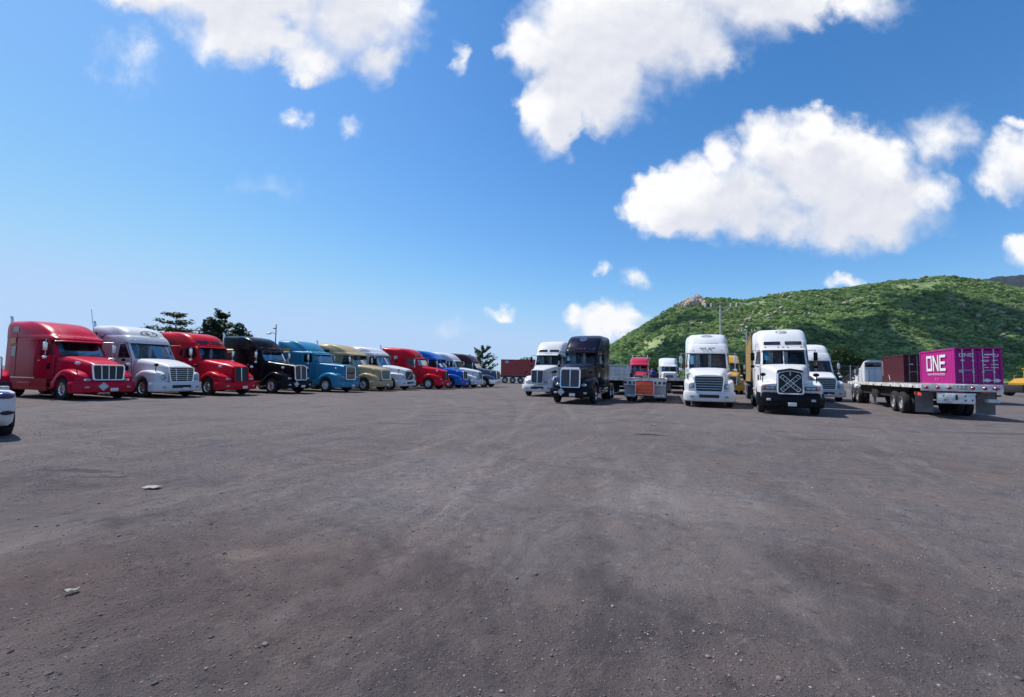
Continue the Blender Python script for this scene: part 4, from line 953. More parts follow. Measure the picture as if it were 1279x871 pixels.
tiered_tree('almond_tree', 'open tree with flat tiers of branches behind the red truck with vents', (-35.2, 45, 0), 7.3, 3.6, 5, 3, M['leaf_dark'], up=.14, leafn=60)
leafy_tree('broadleaf_tree', 'dense dark tree directly left of the first black truck', (-30.0, 45, 0), 6.4, [((-1.2, 0, 4.6), (1.5, 1.4, 1.3)), ((.9, 0, 4.2), (1.7, 1.5, 1.5)), ((-.2, .5, 3.0), (2.2, 1.6, 1.4)), ((-1.6, 0, 6.0), (.7, .7, .9)), ((-.6, 0, 5.9), (.5, .5, .9)), ((1.6, 0, 5.6), (.5, .5, .9)), ((2.3, 0, 4.9), (.6, .6, .5))], 5200, .19, M['leaf_dark'])
tiered_tree('almond_tree', 'spiky topped tree growing out above the dense dark tree', (-31.2, 46.2, 0), 7.3, 2.6, 4, 8, M['leaf_dark'], up=.7, leafn=70)
tiered_tree('slender_tree', 'thin upright branching tree behind the end of the left truck row', (-5.4, 80, 0), 5.4, 2.7, 5, 15, M['leaf_dark'], up=.9, leafn=110, leaf=.22, low=.2, topf=.62)
leafy_tree('broadleaf_tree', 'small green tree showing above the distant rust red container', (3.6, 104, 0), 6.0, [((0, 0, 3.9), (2.4, 2, 1.7)), ((2.4, 0, 3.4), (1.8, 1.5, 1.5)), ((-2, 0, 3.3), (1.6, 1.5, 1.3))], 2600, .26, M['leaf_mid'])
leafy_tree('broadleaf_tree', 'round dark green tree between the white trucks and the maroon container', (62.5, 82, 0), 8.2, [((0, 0, 5.6), (3.0, 2.6, 2.3)), ((-2.2, 0, 4.2), (2.2, 2, 2.2)), ((2.4, 0, 4.4), (2.3, 2, 2)), ((.3, 0, 2.8), (3, 2.4, 1.8))], 6500, .27, M['leaf_mid'])
leafy_tree('broadleaf_tree', 'bushy yellow-green tree between the far red and far white trucks', (27.2, 84, 0), 5.0, [((0, 0, 3.4), (2.2, 1.8, 1.7)), ((1.3, 0, 2.4), (1.8, 1.5, 1.5)), ((-1.4, 0, 2.4), (1.6, 1.5, 1.4))], 2600, .25, M['leaf_mid'])
for i, (x, y, h, lab) in enumerate([(92, 76, 5.2, 'low bushy tree behind the wire fence at the right edge'), (84, 78, 4.2, 'scrubby bush beside the magenta container at the fence'), (50, 96, 5.5, 'dark bush left of the round tree beyond the fence'), (38, 110, 6.5, 'distant leafy tree behind the yellow truck')]):
    leafy_tree('broadleaf_tree', lab, (x, y, 0), h, [((0, 0, h * .62), (h * .5, h * .4, h * .34)), ((h * .4, 0, h * .42), (h * .38, h * .3, h * .3)), ((-h * .4, 0, h * .4), (h * .38, h * .3, h * .3))], 2400, .26, M['leaf_mid'])

# ------------------------------------------------------------------ poles and fence
def power_pole(loc, h, arm, label):
    t = thing('utility_pole', label, 'utility pole', loc, R(-6))
    MB().tube([(0, 0, 0), (0, 0, h)], [.13, .085], 12).obj('pole', M['concrete'], t)
    a = MB().box((0, -.14, h - .25), (arm, .10, .10)).tube([(-arm * .35, -.1, h - .25), (0, -.1, h - .9)], .03, 5).tube([(arm * .35, -.1, h - .25), (0, -.1, h - .9)], .03, 5).obj('crossarm', M['concrete'], t, smooth=0)
    for x in (-.48, -.30, .30, .48): MB().lathe([(.02, 0), (.05, .02), (.09, .06), (.05, .12), (.10, .17), (.05, .24), (.09, .3), (.04, .42), (.001, .44)], 10, axis='Z', c=(x * arm, -.14, h - .2)).obj('insulator', M['plate'], a)
power_pole((24.2, 50, 0), 9.95, 3.6, 'pale concrete power pole with white insulators rising behind the dome roofed truck')
power_pole((46.8, 86, 0), 11.0, 3.2, 'second smaller power pole behind the ochre container')
t = thing('lamp_post', 'thin dark lamp post behind the first black truck', 'lamp post', (-32.9, 60, 0))
MB().tube([(0, 0, 0), (0, 0, 7.9)], [.09, .06], 8).obj('pole', M['frame'], t)
a = MB().tube([(0, 0, 6.6), (-.5, 0, 6.75), (-.9, 0, 6.7)], .04, 6).obj('arm', M['frame'], t); MB().ellipsoid((-1.0, 0, 6.62), (.36, .16, .12)).obj('lamp_head', M['galv'], a)
MB().box((-.22, 0, 7.35), (.35, .2, .18), bev=.03).obj('camera_box', M['galv'], t)
def wire_fence(p0, p1, n, h, label):
    a, b = Vector(p0 + (0,)), Vector(p1 + (0,)); t = thing('wire_fence', label, 'fence', p0 + (0,)); d = b - a
    for i in range(n + 1): MB().tube([tuple(d * i / n), tuple(d * i / n + Vector((0, 0, h)))], .05, 6).obj('post', M['galv'], t)
    for k in range(5): MB().tube([tuple(d * i / n + Vector((0, 0, h * (.25 + .18 * k) - (.03 if i % 2 else 0)))) for i in range(n + 1)], .013, 4).obj('wire', M['galv'], t)
    w = MB(); L = d.length; u = d.normalized(); k = 0; s = .35
    while k < L - h:
        w.tube([tuple(u * k), tuple(u * (k + h * .98) + Vector((0, 0, h * .98)))], .008, 3, cap=False).tube([tuple(u * (k + h * .98)), tuple(u * k + Vector((0, 0, h * .98)))], .008, 3, cap=False); k += s
    tag(w.obj('chain_link', M['galv'], t, smooth=0), kind='stuff')
wire_fence((38.5, 52.5), (50, 50.5), 5, 3.3, 'chain link fence with galvanised posts behind the flatbed trailer deck')
wire_fence((72, 62), (98, 56), 8, 2.6, 'wire fence with pale rails at the right edge beyond the containers')

# ------------------------------------------------------------------ containers and trailers
BLOCK = {'O': [((0, 0), (1, 0), (1, .17), (0, .17)), ((0, .83), (1, .83), (1, 1), (0, 1)), ((0, .17), (.2, .17), (.2, .83), (0, .83)), ((.8, .17), (1, .17), (1, .83), (.8, .83))],
         'N': [((0, 0), (.2, 0), (.2, 1), (0, 1)), ((.8, 0), (1, 0), (1, 1), (.8, 1)), ((.2, 1), (.2, .72), (.8, 0), (.8, .28))],
         'E': [((0, 0), (.2, 0), (.2, 1), (0, 1)), ((.2, 0), (1, 0), (1, .17), (.2, .17)), ((.2, .415), (.9, .415), (.9, .585), (.2, .585)), ((.2, .83), (1, .83), (1, 1), (.2, 1))]}
def corrugated(x, L, z0, z1, sg, pitch=.278, dep=.04):
    prof = [(0., 0.)]; y = .10
    while y + pitch < L - .08:
        prof += [(y, 0), (y + .07, -dep), (y + .07 + .07, -dep), (y + .208, 0)]; y += pitch
    prof.append((L, 0))
    return MB().grid([[(x + sg * d, yy, z) for yy, d in prof] for z in (z0, z1)])
def container(name, label, loc, rot, m, L=6.06, H=2.6, W=2.44, logo=False, group=None, marks=True):
    t = thing(name, label, 'shipping container', loc, rot, group); P = M[m]; w = W / 2
    f = MB()
    for x in (-w + .06, w - .06):
        for y in (.06, L - .06): f.box((x, y, H / 2), (.12, .12, H - .004))
        f.box((x, L / 2, H - .05), (.10, L - .24, .10)); f.box((x, L / 2, .08), (.10, L - .24, .16))
    for y in (.05, L - .05):
        f.box((0, y, H - .055), (W - .24, .10, .11)); f.box((0, y, .08), (W - .24, .10, .16))
    f.obj('frame', P, t, smooth=0)
    c = MB()
    for x in (-w + .06, w - .06):
        for y in (.06, L - .06):
            for z in (.055, H - .055): c.box((x, y, z), (.135, .135, .12))
    tag(c.obj('corner_casting', P, t, smooth=0), kind='stuff')
    for sg in (-1, 1): corrugated(sg * (w - .035), L - .0, .16, H - .1, sg).obj('side_panel', P, t, smooth=0)
    MB().box((0, L / 2, H - .03), (W - .2, L - .2, .03)).obj('roof', P, t, smooth=0)
    MB().grid([[(x, L - .06 - (.03 if i % 4 in (1, 2) else 0), z) for i, x in enumerate(np.linspace(-w + .12, w - .12, 40))] for z in (.16, H - .11)]).obj('end_wall', P, t, smooth=0)
    for sg in (-1, 1):
        rows = []; zz = .18
        for k in range(5):
            a = lerp(.18, H - .13, k / 5); b = lerp(.18, H - .13, (k + 1) / 5); rows += [(a, .05), (a + .10, .05), (a + .15, .085), (b - .10, .085), (b - .05, .05)]
        d = MB().grid([[(sg * x, y, z) for x in (.015, w - .125)] for z, y in rows]).obj('door', P, t, smooth=0)
        for x in (.25, .80):
            r = MB().tube([(sg * x, .025, .1), (sg * x, .025, H - .06)], .024, 6)
            for z in (.12, .9, 1.7, H - .1): r.box((sg * x, .03, z), (.11, .05, .07))
            r.obj('lock_rod', M['galv'] if not logo else M['wprint'], d)
        MB().box((sg * .52, .02, 1.02), (.62, .03, .05)).obj('lock_handle', M['galv'], d)
    if marks:
        mk = MB()
        for k in range(6): mk.box((.33 + (k % 2) * .05 + .12, .037, H * .78 - k * .17), (.28, .006, .05)); mk.box((.92, .037, H * .80 - k * .2), (.2, .006, .04))
        mk.box((-.62, .037, H * .66), (.2, .006, .10)); tag(mk.obj('door_marking', M['wprint'], t, smooth=0), kind='stuff')
    return t
def side_text(parent, xs, yc, z, h, word, m, wid=None, gap=.16):
    """block capitals along the -x side, reading away from the far end"""
    wid = wid or h * .8; n = len(word); tot = n * wid + (n - 1) * gap * wid; y = yc + tot / 2; out = []
    for ch in word:
        mb = MB()
        for q in BLOCK[ch]: mb.prism([(xs, y - a * wid, z + b * h) for a, b in q], (.006, 0, 0))
        out.append(mb.obj('letter', m, parent, smooth=0)); y -= wid * (1 + gap)
def chassis_trailer(name, label, loc, rot, L=6.2, axles=2, y_ax=1.6, group=None, m='frame'):
    t = thing(name, label, 'trailer', loc, rot, group); f = MB()
    for sg in (-1, 1): f.box((sg * .5, L / 2, 1.18), (.14, L, .32))
    for y in np.linspace(.1, L - .1, 5): f.box((0, y, 1.20), (2.36, .16, .2))
    f.box((0, .12, .62), (2.2, .12, .12)); f.box((-.7, .12, .85), (.1, .1, .5)); f.box((.7, .12, .85), (.1, .1, .5)); f.obj('frame', M[m], t, smooth=0)
    for k in range(axles):
        for sg in (-1, 1): wheel(t, sg * .95, y_ax + 1.3 * k, 'dual', 'hubwhite')
        MB().tube([(-.9, y_ax + 1.3 * k, .52), (.9, y_ax + 1.3 * k, .52)], .09, 8).obj('axle', M['frame'], t)
    for sg in (-1, 1):
        MB().box((sg * .62, L - 1.1, .62), (.14, .14, .9)).box((sg * .62, L - 1.1, .12), (.3, .3, .06)).obj('landing_leg', M['galv'], t, smooth=0)
        MB().box((sg * .9, y_ax - .75, .68), (.6, .02, .62)).obj('mud_flap', M['rubber'], t, smooth=0)
    return t
def lamp(parent, x, y, z, m, r=.055, nm='tail_lamp'):
    return MB().lathe([(.001, -.035), (r * .8, -.03), (r, -.012), (r * 1.15, 0)], 14, axis='Y', c=(x, y, z)).obj(nm, M[m], parent)
def flatbed(name, label, loc, rot, L, group=None, kind='plain', wheels_at=(1.9, 3.15), front=True, dh=1.45):
    t = thing(name, label, 'trailer', loc, rot, group); W = 1.25
    n = int(L / .30); pl = None
    for k in range(n):
        if pl is None: pl = MB().box((0, 0, 0), (2 * W - .22, L / n - .02, .045)).mesh('plank', M['deck'], 0)
        link('plank', pl, t, (0, (k + .5) * L / n, dh - .022 + random.uniform(-.004, .004)))
    for sg in (-1, 1):
        MB().box((sg * (W - .05), L / 2, dh - .08), (.10, L, .18)).obj('side_rail', M['rusty'], t, smooth=0)
        MB().box((sg * .48, L / 2, dh - .35), (.12, L - .4, .42)).obj('beam', M['frame'], t, smooth=0)
    c = MB()
    for y in np.linspace(.4, L - .3, int(L / .7)): c.box((0, y, dh - .11), (2 * W - .2, .07, .1))
    c.obj('crossmember', M['frame'], t, smooth=0)
    for y in np.linspace(1.0, L - .6, 9): MB().box((-W - .01, y, dh - .14), (.02, .12, .10)).obj('stake_pocket', M['frame'], t, smooth=0)
    for k, y in enumerate(wheels_at):
        for sg in (-1, 1): wheel(t, sg * .93, y, 'dual', 'hubgrey')
        MB().tube([(-.9, y, .52), (.9, y, .52)], .09, 8).obj('axle', M['frame'], t)
    MB().box((0, wheels_at[0] + .6, .98), (1.1, 2.2, .24)).obj('suspension', M['frame'], t, smooth=0)
    if front:
        for y in (L - 1.6, L - 2.9):
            for sg in (-1, 1): wheel(t, sg * .93, y, 'dual', 'hubgrey')
        MB().box((0, L - 2.2, .95), (1.1, 2.0, .3)).obj('dolly_frame', M['frame'], t, smooth=0)
    for sg in (-1, 1): MB().box((sg * .7, L * .68, .68), (.14, .14, 1.05)).box((sg * .7, L * .68, .12), (.32, .32, .06)).obj('landing_leg', M['galv'], t, smooth=0)
    MB().box((-.8, L * .55, .82), (.6, 1.3, .5), bev=.03).obj('tool_box', M['frame'], t)
    MB().box((0, L * .5, .98), (1.9, L * .62, .5)).obj('underframe', M['frame'], t, smooth=0)
    if kind == 'plain':
        MB().box((0, -.03, dh - .12), (2 * W, .06, .24)).obj('rear_plate', M['rusty'], t, smooth=0)
        for x in (-1.05, -.85, .85, 1.05): lamp(t, x, -.06, dh - .12, 'redlens')
        for sg in (-1, 1): MB().box((sg * .92, .75, .62), (.62, .02, .78)).obj('mud_flap', M['flap'], t, smooth=0)
    return t

TH = R(-22)
def back(loc, rot, d, side=0.): return (loc[0] - math.sin(rot) * d + math.cos(rot) * side, loc[1] + math.cos(rot) * d + math.sin(rot) * side)

# magenta container with lettering, on its chassis
PL = (32.6, 30.2); PR = R(-26)
chassis_trailer('container_trailer', 'low dark trailer under the magenta container', PL + (0,), PR)
mg = container('shipping_container', 'bright magenta container lettered ONE in large white capitals', PL + (1.36,), PR, 'magenta', logo=True, marks=False)
side_text(mg, -1.232, 3.05, .98, 1.22, 'ONE', M['wprint'], wid=1.0)
def flat_text(parent, txt, size, to, m, nm='lettering'):
    v, f = text_pts(txt, size); tag(MB().add([to(x, y) for x, y, z in v], f).obj(nm, m, parent, smooth=0), kind='stuff')
flat_text(mg, 'OCEAN NETWORK EXPRESS', .235, lambda x, y: (-1.228, 3.05 - x, .66 + y), M['wprint'])
for k in (0, 1): MB().prism([(-1.228, 3.12 - k * .42 + q, z) for q, z in ((0, .5), (.1, .38), (.0, .26), (.06, .38))], (.004, 0, 0)).obj('handling_mark', M['wprint'], mg, smooth=0)
for i, ch in enumerate('ONE'):
    mb = MB(); w_, h_ = .235, .25; x0 = -.98 + i * .275
    for q in BLOCK[ch]: mb.prism([(x0 + a * w_, .004, 1.97 + b * h_) for a, b in q], (0, .006, 0))
    mb.obj('letter', M['wprint'], mg, smooth=0)
mk = MB()
for (x, z, w_, h_) in [(-.80, 1.72, .20, .08), (.62, 2.12, .56, .09), (.42, 1.93, .30, .06), (.86, 1.98, .25, .05), (.40, 1.72, .34, .045), (.40, 1.64, .26, .04), (.86, 1.72, .3, .045), (.34, 1.40, .12, .07), (.84, 1.42, .38, .055), (.42, 1.22, .22, .05), (.84, 1.22, .38, .055), (1.02, 2.08, .05, .16)]: mk.box((x, .012, z), (w_, .006, h_))
tag(mk.obj('door_marking', M['wprint'], mg, smooth=0), kind='stuff')
for x in (.42, .93): MB().prism([(x - .26, .004, .32), (x, .004, .18), (x + .26, .004, .32), (x, .004, .46)], (0, .006, 0)).obj('hazard_placard', M['wprint'], mg, smooth=0)
MB().box((-.90, .012, .95), (.24, .006, .22)).obj('label_patch', M['galv'], mg, smooth=0)
# maroon container
QL = (37.2, 39.3)
chassis_trailer('container_trailer', 'low dark trailer under the dark maroon container', QL + (0,), PR)
mr = container('shipping_container', 'dark maroon container left of the magenta one', QL + (1.36,), PR, 'maroonc')
MB().box((.62, .012, 1.95), (.40, .008, .50)).obj('label_patch', M['wprint'], mr, smooth=0)
for k in range(9): MB().box((-1.236, 5.7, 2.1 - k * .17), (.006, .10, .12)).obj('side_marking', M['wprint'], mr, smooth=0)
MB().prism([(-1.236, 4.0, .75), (-1.236, 3.9, .75), (-1.236, 3.6, .25), (-1.236, 3.7, .22)], (.006, 0, 0)).obj('side_mark', M['wprint'], mr, smooth=0)
# long flatbed in the foreground right
FL = (18.75, 18.1); FR = R(-28.6)
fb = flatbed('flatbed_trailer', 'long flatbed trailer with red lamps on its white tail plate', FL + (0,), FR, 15.5, 'flatbed trailers', 'tail', wheels_at=(3.0, 4.3))
MB().box((0, -.03, 1.32), (2.5, .07, .30), bev=.012).obj('rear_plate', M['rusty'], fb)
for x in (-1.08, -.72, -.36, .36, .72, 1.04): lamp(fb, x, -.065, 1.31, 'redlens' if abs(x) < .8 and x < .5 else 'maroonc' if False else 'redlens', .062)
pm = MB()
for k in range(3): pm.box((-.1 + k * .12, -.07, 1.38), (.05, .01, .05)); pm.box((-.1 + k * .12, -.07, 1.28), (.09, .01, .025))
tag(pm.obj('plate_print', M['ink'], fb, smooth=0), kind='stuff')
lo = MB().box((-.17, -.04, .88), (1.18, .05, .44), bev=.012).obj('bumper_plate', M['rusty'], fb)
for x, z in ((-.5, .80), (.12, .80), (.12, .98), (.33, .82), (-.55, .98)): MB().lathe([(.001, -.012), (.03, -.012), (.03, 0)], 10, axis='Y', c=(x, -.064, z)).obj('bolt_hole', M['dark'], lo)
MB().box((-.15, -.07, .92), (.07, .012, .22), bev=.004).obj('bracket', M['dark'], lo)
for x in (-.62, .33): MB().box((x, -.07, 1.07), (.22, .008, .06)).obj('plate_reflector', M['wprint'], lo, smooth=0)
for x, w_ in ((-.85, .35), (-.1, .35), (.75, .30)): MB().box((x, -.075, 1.15), (w_, .01, .05)).obj('reflector_strip', M['redlens'], fb, smooth=0)
for x, m_ in ((-1.0, 'flap'), (.92, 'flap')): MB().grid([[(x + a, .55 + .06 * (1.1 - z), z) for a in (-.30, .30)] for z in (.22, .5, .8, 1.12)]).obj('mud_flap', M['flap'], fb)
MB().prism([(-1.22, .10, 1.06), (-1.22, .95, 1.10), (-1.22, .95, .98), (-1.22, .10, .94)], (.03, 0, 0)).obj('side_marker_board', M['orange'], fb, smooth=0)
MB().box((1.0, .2, .80), (.36, .3, .14), bev=.02).obj('light_box', M['rusty'], fb)
for x in (.95, 1.12): lamp(fb, x, -.065, 1.31, 'ink', .03, 'vent_hole')

# flatbeds between the trucks, the nearest with the orange board
BL = (8.05, 26.2); BR = R(-20)
ob = flatbed('flatbed_trailer', 'flatbed trailer carrying an orange red warning board on its tail', BL + (0,), BR, 11.5, 'flatbed trailers', 'board', wheels_at=(2.0, 3.25))
MB().box((0, -.03, 1.36), (2.5, .06, .14)).obj('rear_plate', M['rusty'], ob, smooth=0)
for sg in (-1, 1):
    b = MB().box((sg * .86, -.03, 1.19), (.70, .05, .20)).box((sg * .86, -.035, 1.055), (.72, .05, .05)).obj('lamp_bar', M['rusty'], ob, smooth=0)
    for k in range(3): lamp(b, sg * (.60 + .26 * k), -.056, 1.19, 'ink', .075)
    MB().box((sg * .88, .3, .66), (.66, .03, .74)).obj('mud_flap', M['silver'], ob, smooth=0)
    MB().box((sg * .80, .10, .42), (.60, .12, .12), bev=.02).obj('guard_bar', M['rusty'], ob)
bd = MB().box((0, -.09, .86), (1.02, .035, .76), bev=.005).obj('warning_board', M['orange'], ob)
for sg in (-1, 1): MB().box((sg * .53, -.09, .88), (.05, .05, .84)).obj('board_frame', M['wprint'], bd, smooth=0)
MB().box((0, -.09, .46), (1.1, .05, .045)).obj('board_frame', M['rusty'], bd, smooth=0)
pr = MB(); rr = random.Random(3)
for row, z in enumerate((1.09, .88, .66)):
    x = -.40
    while x < .38:
        w_ = rr.uniform(.035, .075)
        pr.box((x + w_ / 2, -.11, z + rr.uniform(-.01, .01)), (.016, .006, .12))
        if rr.random() > .35: pr.box((x + w_ / 2 + .015, -.11, z + rr.choice((-.05, 0, .05))), (w_ * .8, .006, .018))
        x += w_ + .03
tag(pr.obj('board_print', M['yel'], bd, smooth=0), kind='stuff')
flatbed('flatbed_trailer', 'dark empty flatbed trailer parked behind the black truck with the round blue emblem', (8.6, 35.5, 0), R(-20), 9.5, 'flatbed trailers')
flatbed('flatbed_trailer', 'flatbed trailer in front of the far white truck, right of the warning board', (15.2, 39.5, 0), R(-20), 9.0, 'flatbed trailers')
b3 = back(BL, BR, 10.6, .25); tp = MB()
for i in range(3): tp.ellipsoid((random.uniform(-.2, .2), random.uniform(-.2, .2), .25 + .14 * i), (.34 - .10 * i, .3 - .07 * i, .24), nu=12, nv=8, p=.9)
tag(tp.obj('tarpaulin', M['tarp'], None, (b3[0], b3[1], 1.45)), 'bundled dark blue tarpaulin on the far end of the warning board trailer', 'tarpaulin')
container('box_container', 'plain white box container left of the far red truck', (12.3, 50.5, .25), R(-20), 'whitec', 6.06, 2.6, marks=False)
# rust red container far away, side on
chassis_trailer('container_trailer', 'dark blue-grey trailer under the distant rust red container', (10.5, 73.0, 0), R(90), 13.0, 3, 9.0, m='steelblue')
rc = container('shipping_container', 'distant rust red container seen side on between the truck rows', (10.4, 73.0, 1.36), R(90), 'rustc', 12.19, 2.6)
MB().box((-1.236, 11.2, 2.2), (.006, .6, .45)).obj('side_marking', M['galv'], rc, smooth=0)

# ------------------------------------------------------------------ trucks
LT = R(68); RG = 'trucks parked in the left row'; RR_ = 'trucks parked on the right'
def row(k, back_=0.): p = (-19.95 + 1.82 * k, 20.9 + 2.95 * k); q = back(p, LT, back_); return (q[0], q[1], 0)
make_truck('semi_truck', 'silver nosed truck mostly cut off by the left edge', row(-1, .75), LT, RG, 'vented', 'red', 3.6, hood='stepped', fend='raked', gr=dict(gy=.02, z0=.95, z1=1.78, hb=.6, ht=.62, style='center', nb=14, mesh='meshg'), bump=dict(m='maroon', w=1.1), light='none', hoodmirror=False, mirror=None, yb=5.2, stacks=0)
make_truck('semi_truck', 'crimson truck with a chrome four column grille and a yellow side placard', (-19.72, 21.25, 0), LT, RG, 'bullet', 'red', 3.98, yb=7.0, placard=(-.22, .66), swin=((5.7, 6.3, 3.35, 3.62), (5.9, 6.35, 2.1, 2.6)), decals=((5.95, 6.5, 2.75, 3.05, 'yel'),), gr=dict(style='vert', z0=.94, z1=1.52, hb=.56, ht=.60), visor='red', fairing=True, tank='red', stacks=1, curtain=.0)
make_truck('semi_truck', 'white dome roofed truck with a dark swoosh on the sleeper side', row(1), LT, RG, 'dome', 'white2', 4.05, lift=1.11, fl=.07, yb=6.4, gr=dict(style='horzvert', z0=.86, z1=1.56, hb=.54, ht=.60, nb=7, gy=.05), bump=dict(slot=True, z0=.33, z1=.84), light='tall', emblem=(.1, 3.56, .44, .16, 'oval'), swin=((5.75, 6.1, 3.1, 3.6),), antenna=True, fairing=True, tank='white', mirror='black', stacks=1, curtain=.9)
SW = [o for o in bpy.data.objects if o.get('label', '').startswith('white dome roofed truck with a dark swoosh')][0]; swc = LASTCAB[0]
MB().grid([[swc.side(-1, lerp(5.62, 4.92, t) , lerp(3.52, 3.46, t) - .26 * math.sin(math.pi * min(1, t * 1.08) ** 1.35) + k * (.11 * math.sin(math.pi * t ** 1.6) + .008), .014) for t in np.linspace(0, 1, 15)] for k in (0, 1)]).obj('swoosh_decal', M['ink'], [q for q in SW.children if q.name.startswith('cab') and not q.name.startswith('cab_')][0], smooth=0)
make_truck('semi_truck', 'bright red truck with roof vent windows and a dark sloping grille', (-16.5, 26.5, 0), LT, RG, 'vented', 'red2', 3.95, hood='wedge', fend='raked', gr=dict(style='center', z0=.80, z1=1.58, hb=.40, ht=.40, frame='red2', nb=8, gy=.06, tilt=.12), bump=dict(z0=.36, z1=.80), light='aero', vents=True, visor='red2', mirror='chrome', swin=((4.6, 5.5, 3.05, 3.3),), tank='red2', stacks=0)
make_truck('semi_truck', 'black truck with a chrome framed grille and yellow sleeper placard in the left row', row(3), LT, RG, 'raked', 'black', 3.98, lift=1.17, fl=.2, yb=6.3, gr=dict(style='center', z0=.88, z1=1.66, hb=.43, ht=.44, nb=8, gy=.0, peak=.06, mesh='meshg'), bump=dict(m='black', z0=.36, z1=.86), placard=(-.35, .66), visor='black', decals=((5.2, 5.75, 2.75, 3.05, 'yel'),), tank='alu', stacks=1)
make_truck('semi_truck', 'teal blue square hooded truck with a faded roof fairing', (-12.2, 32.9, 0), LT, RG, 'stepped', 'teal', 3.95, yb=6.4, gr=dict(style='split', z0=.92, z1=1.74, hb=.44, ht=.44, gy=.02, tilt=.02), bump=dict(m='teal', z0=.36, z1=.82, w=1.15), light='rect', rim='hubwhite', decals=((5.0, 5.7, 3.0, 3.3, 'yel'), (5.1, 5.3, 2.2, 2.5, 'wprint'), (4.5, 4.75, 1.95, 2.12, 'wprint')), swin=((5.8, 6.1, 2.1, 2.5),), visor='teal2', tank='teal', mirror='steel', stacks=0)
make_truck('semi_truck', 'tan gold truck with a long curved roof and oval sleeper window', (-10.4, 35.9, 0), LT, RG, 'bullet', 'tan', 3.95, yb=6.4, hood='dome', gr=dict(style='horz', z0=.90, z1=1.52, hb=.48, ht=.52, nb=8), swin=((5.0, 5.6, 3.1, 3.4),), bump=dict(z0=.36, z1=.84), tank='tan', stacks=1)
make_truck('semi_truck', 'white truck with a black diagonal barred grille beside the tan truck', row(6), LT, RG, 'dome', 'white', 3.9, yb=6.2, hood='wedge', gr=dict(style='diag', z0=.88, z1=1.48, hb=.44, ht=.54, frame=None, gy=.06), bump=dict(slot=True), light='tall', tank='white', stacks=0, mirror='black')
make_truck('semi_truck', 'red truck with dark slanting side stripes and a white diamond', (-6.3, 41.9, 0), R(72), RG, 'vented', 'red2', 4.0, hood='wedge', fend='bullet', yb=6.6, gr=dict(style='center', z0=.82, z1=1.56, hb=.38, ht=.38, frame='red2', nb=8, gy=.06, tilt=.12), vents=True, visor='red2', swin=((5.4, 6.1, 3.15, 3.4),), decals=((5.45, 6.1, 2.85, 3.1, 'yel'), (4.75, 5.1, 2.85, 3.15, 'wprint')), rim='hubwhite', tank='red2', stacks=1)
make_truck('semi_truck', 'bright blue truck with a chrome grille behind the striped red truck', (-4.75, 44.9, 0), R(71), RG, 'bullet', 'blue', 3.95, gr=dict(style='center', z0=.9, z1=1.6, hb=.44, ht=.44, nb=6), tank='alu', stacks=0)
make_truck('semi_truck', 'white truck with a rounded hood behind the bright blue one', row(9.1), R(70), RG, 'vented', 'white', 3.9, hood='wedge', fend='raked', gr=dict(style='center', z0=.9, z1=1.5, hb=.4, ht=.4, nb=6, mesh='meshg'), mirror='white', decals=((5.1, 5.6, 2.6, 2.9, 'yel'),), tank='alu', stacks=0)
make_truck('semi_truck', 'dark maroon roofed truck with a chrome bumper at the end of the left row', row(10.1), R(70), RG, 'raked', 'maroon', 3.9, hoodp='steelblue', gr=dict(style='horz', z0=.9, z1=1.6, hb=.46, ht=.46, nb=6), bump=dict(m='chrome'), tank='alu', stacks=0)

make_truck('semi_truck', 'white truck with two dark roof vents beside the black truck', (1.85, 31.0, 0), R(-20), RR_, 'vented', 'white2', 4.35, lift=1.24, fl=.2, hood='raked', fend='raked', gr=dict(style='center', z0=.90, z1=1.66, hb=.40, ht=.42, frame='white2', nb=8, gy=.02, mesh='meshg'), bump=dict(z0=.36, z1=.86, slot=True), vents=True, visor='white2', mirror='black', tank='alu', stacks=0)
make_truck('semi_truck', 'black truck with a round blue roof emblem and a grey diamond on its bumper', (3.2, 23.6, 0), R(-21), RR_, 'raked', 'navy', 4.18, lift=1.20, fl=.22, yb=6.3, gr=dict(style='center', z0=.86, z1=1.66, hb=.50, ht=.50, nb=10, gy=.0, mesh='meshg', cap=.12), bump=dict(m='black', z0=.38, z1=.86), placard=(-.5, .66), plate=.12, emblem=(0, 3.80, .22, .13, 'blue'), visor='navy', mirror='black', tank='alu', stacks=0, rim='alu')
make_truck('semi_truck', 'white dome roofed truck with five grille bars facing the camera', (10.3, 22.6, 0), R(-23), RR_, 'dome', 'white', 4.32, lift=1.12, fl=.09, yb=6.4, gr=dict(style='horz', z0=.82, z1=1.54, hb=.62, ht=.68, nb=6, gy=.03), bump=dict(slot=True, z0=.32, z1=.84), light='tall', emblem=(0, 3.26, .40, .05, 'text'), visor=None, mirror='white', tank='white', fairing=True, stacks=0, plate=False, curtain=.3)
xt, xc = make_truck('semi_truck', 'white truck with crossed white bands on its black grille', (12.1, 18.8, 0), R(-27), RR_, 'vented', 'white2', 4.24, lift=1.19, fl=.25, yb=6.2, hood='vented', fend='vented', gr=dict(style='none', z0=.86, z1=1.60, hb=.44, ht=.42, frame='white2', gy=.0, mesh='dark', peak=.06), bump=dict(m='black', z0=.34, z1=.98, w=1.22), light='rect', vents=True, visor='white2', emblem=(0, 3.95, .24, .08, 'oval'), mirror='black', plate=.05, tank='alu', stacks=0, film=True, split=True)
g = [c for c in xt.children if c.name.startswith('grille')][0]
GY = min(.0, .10 - .035 - .10 * .89)
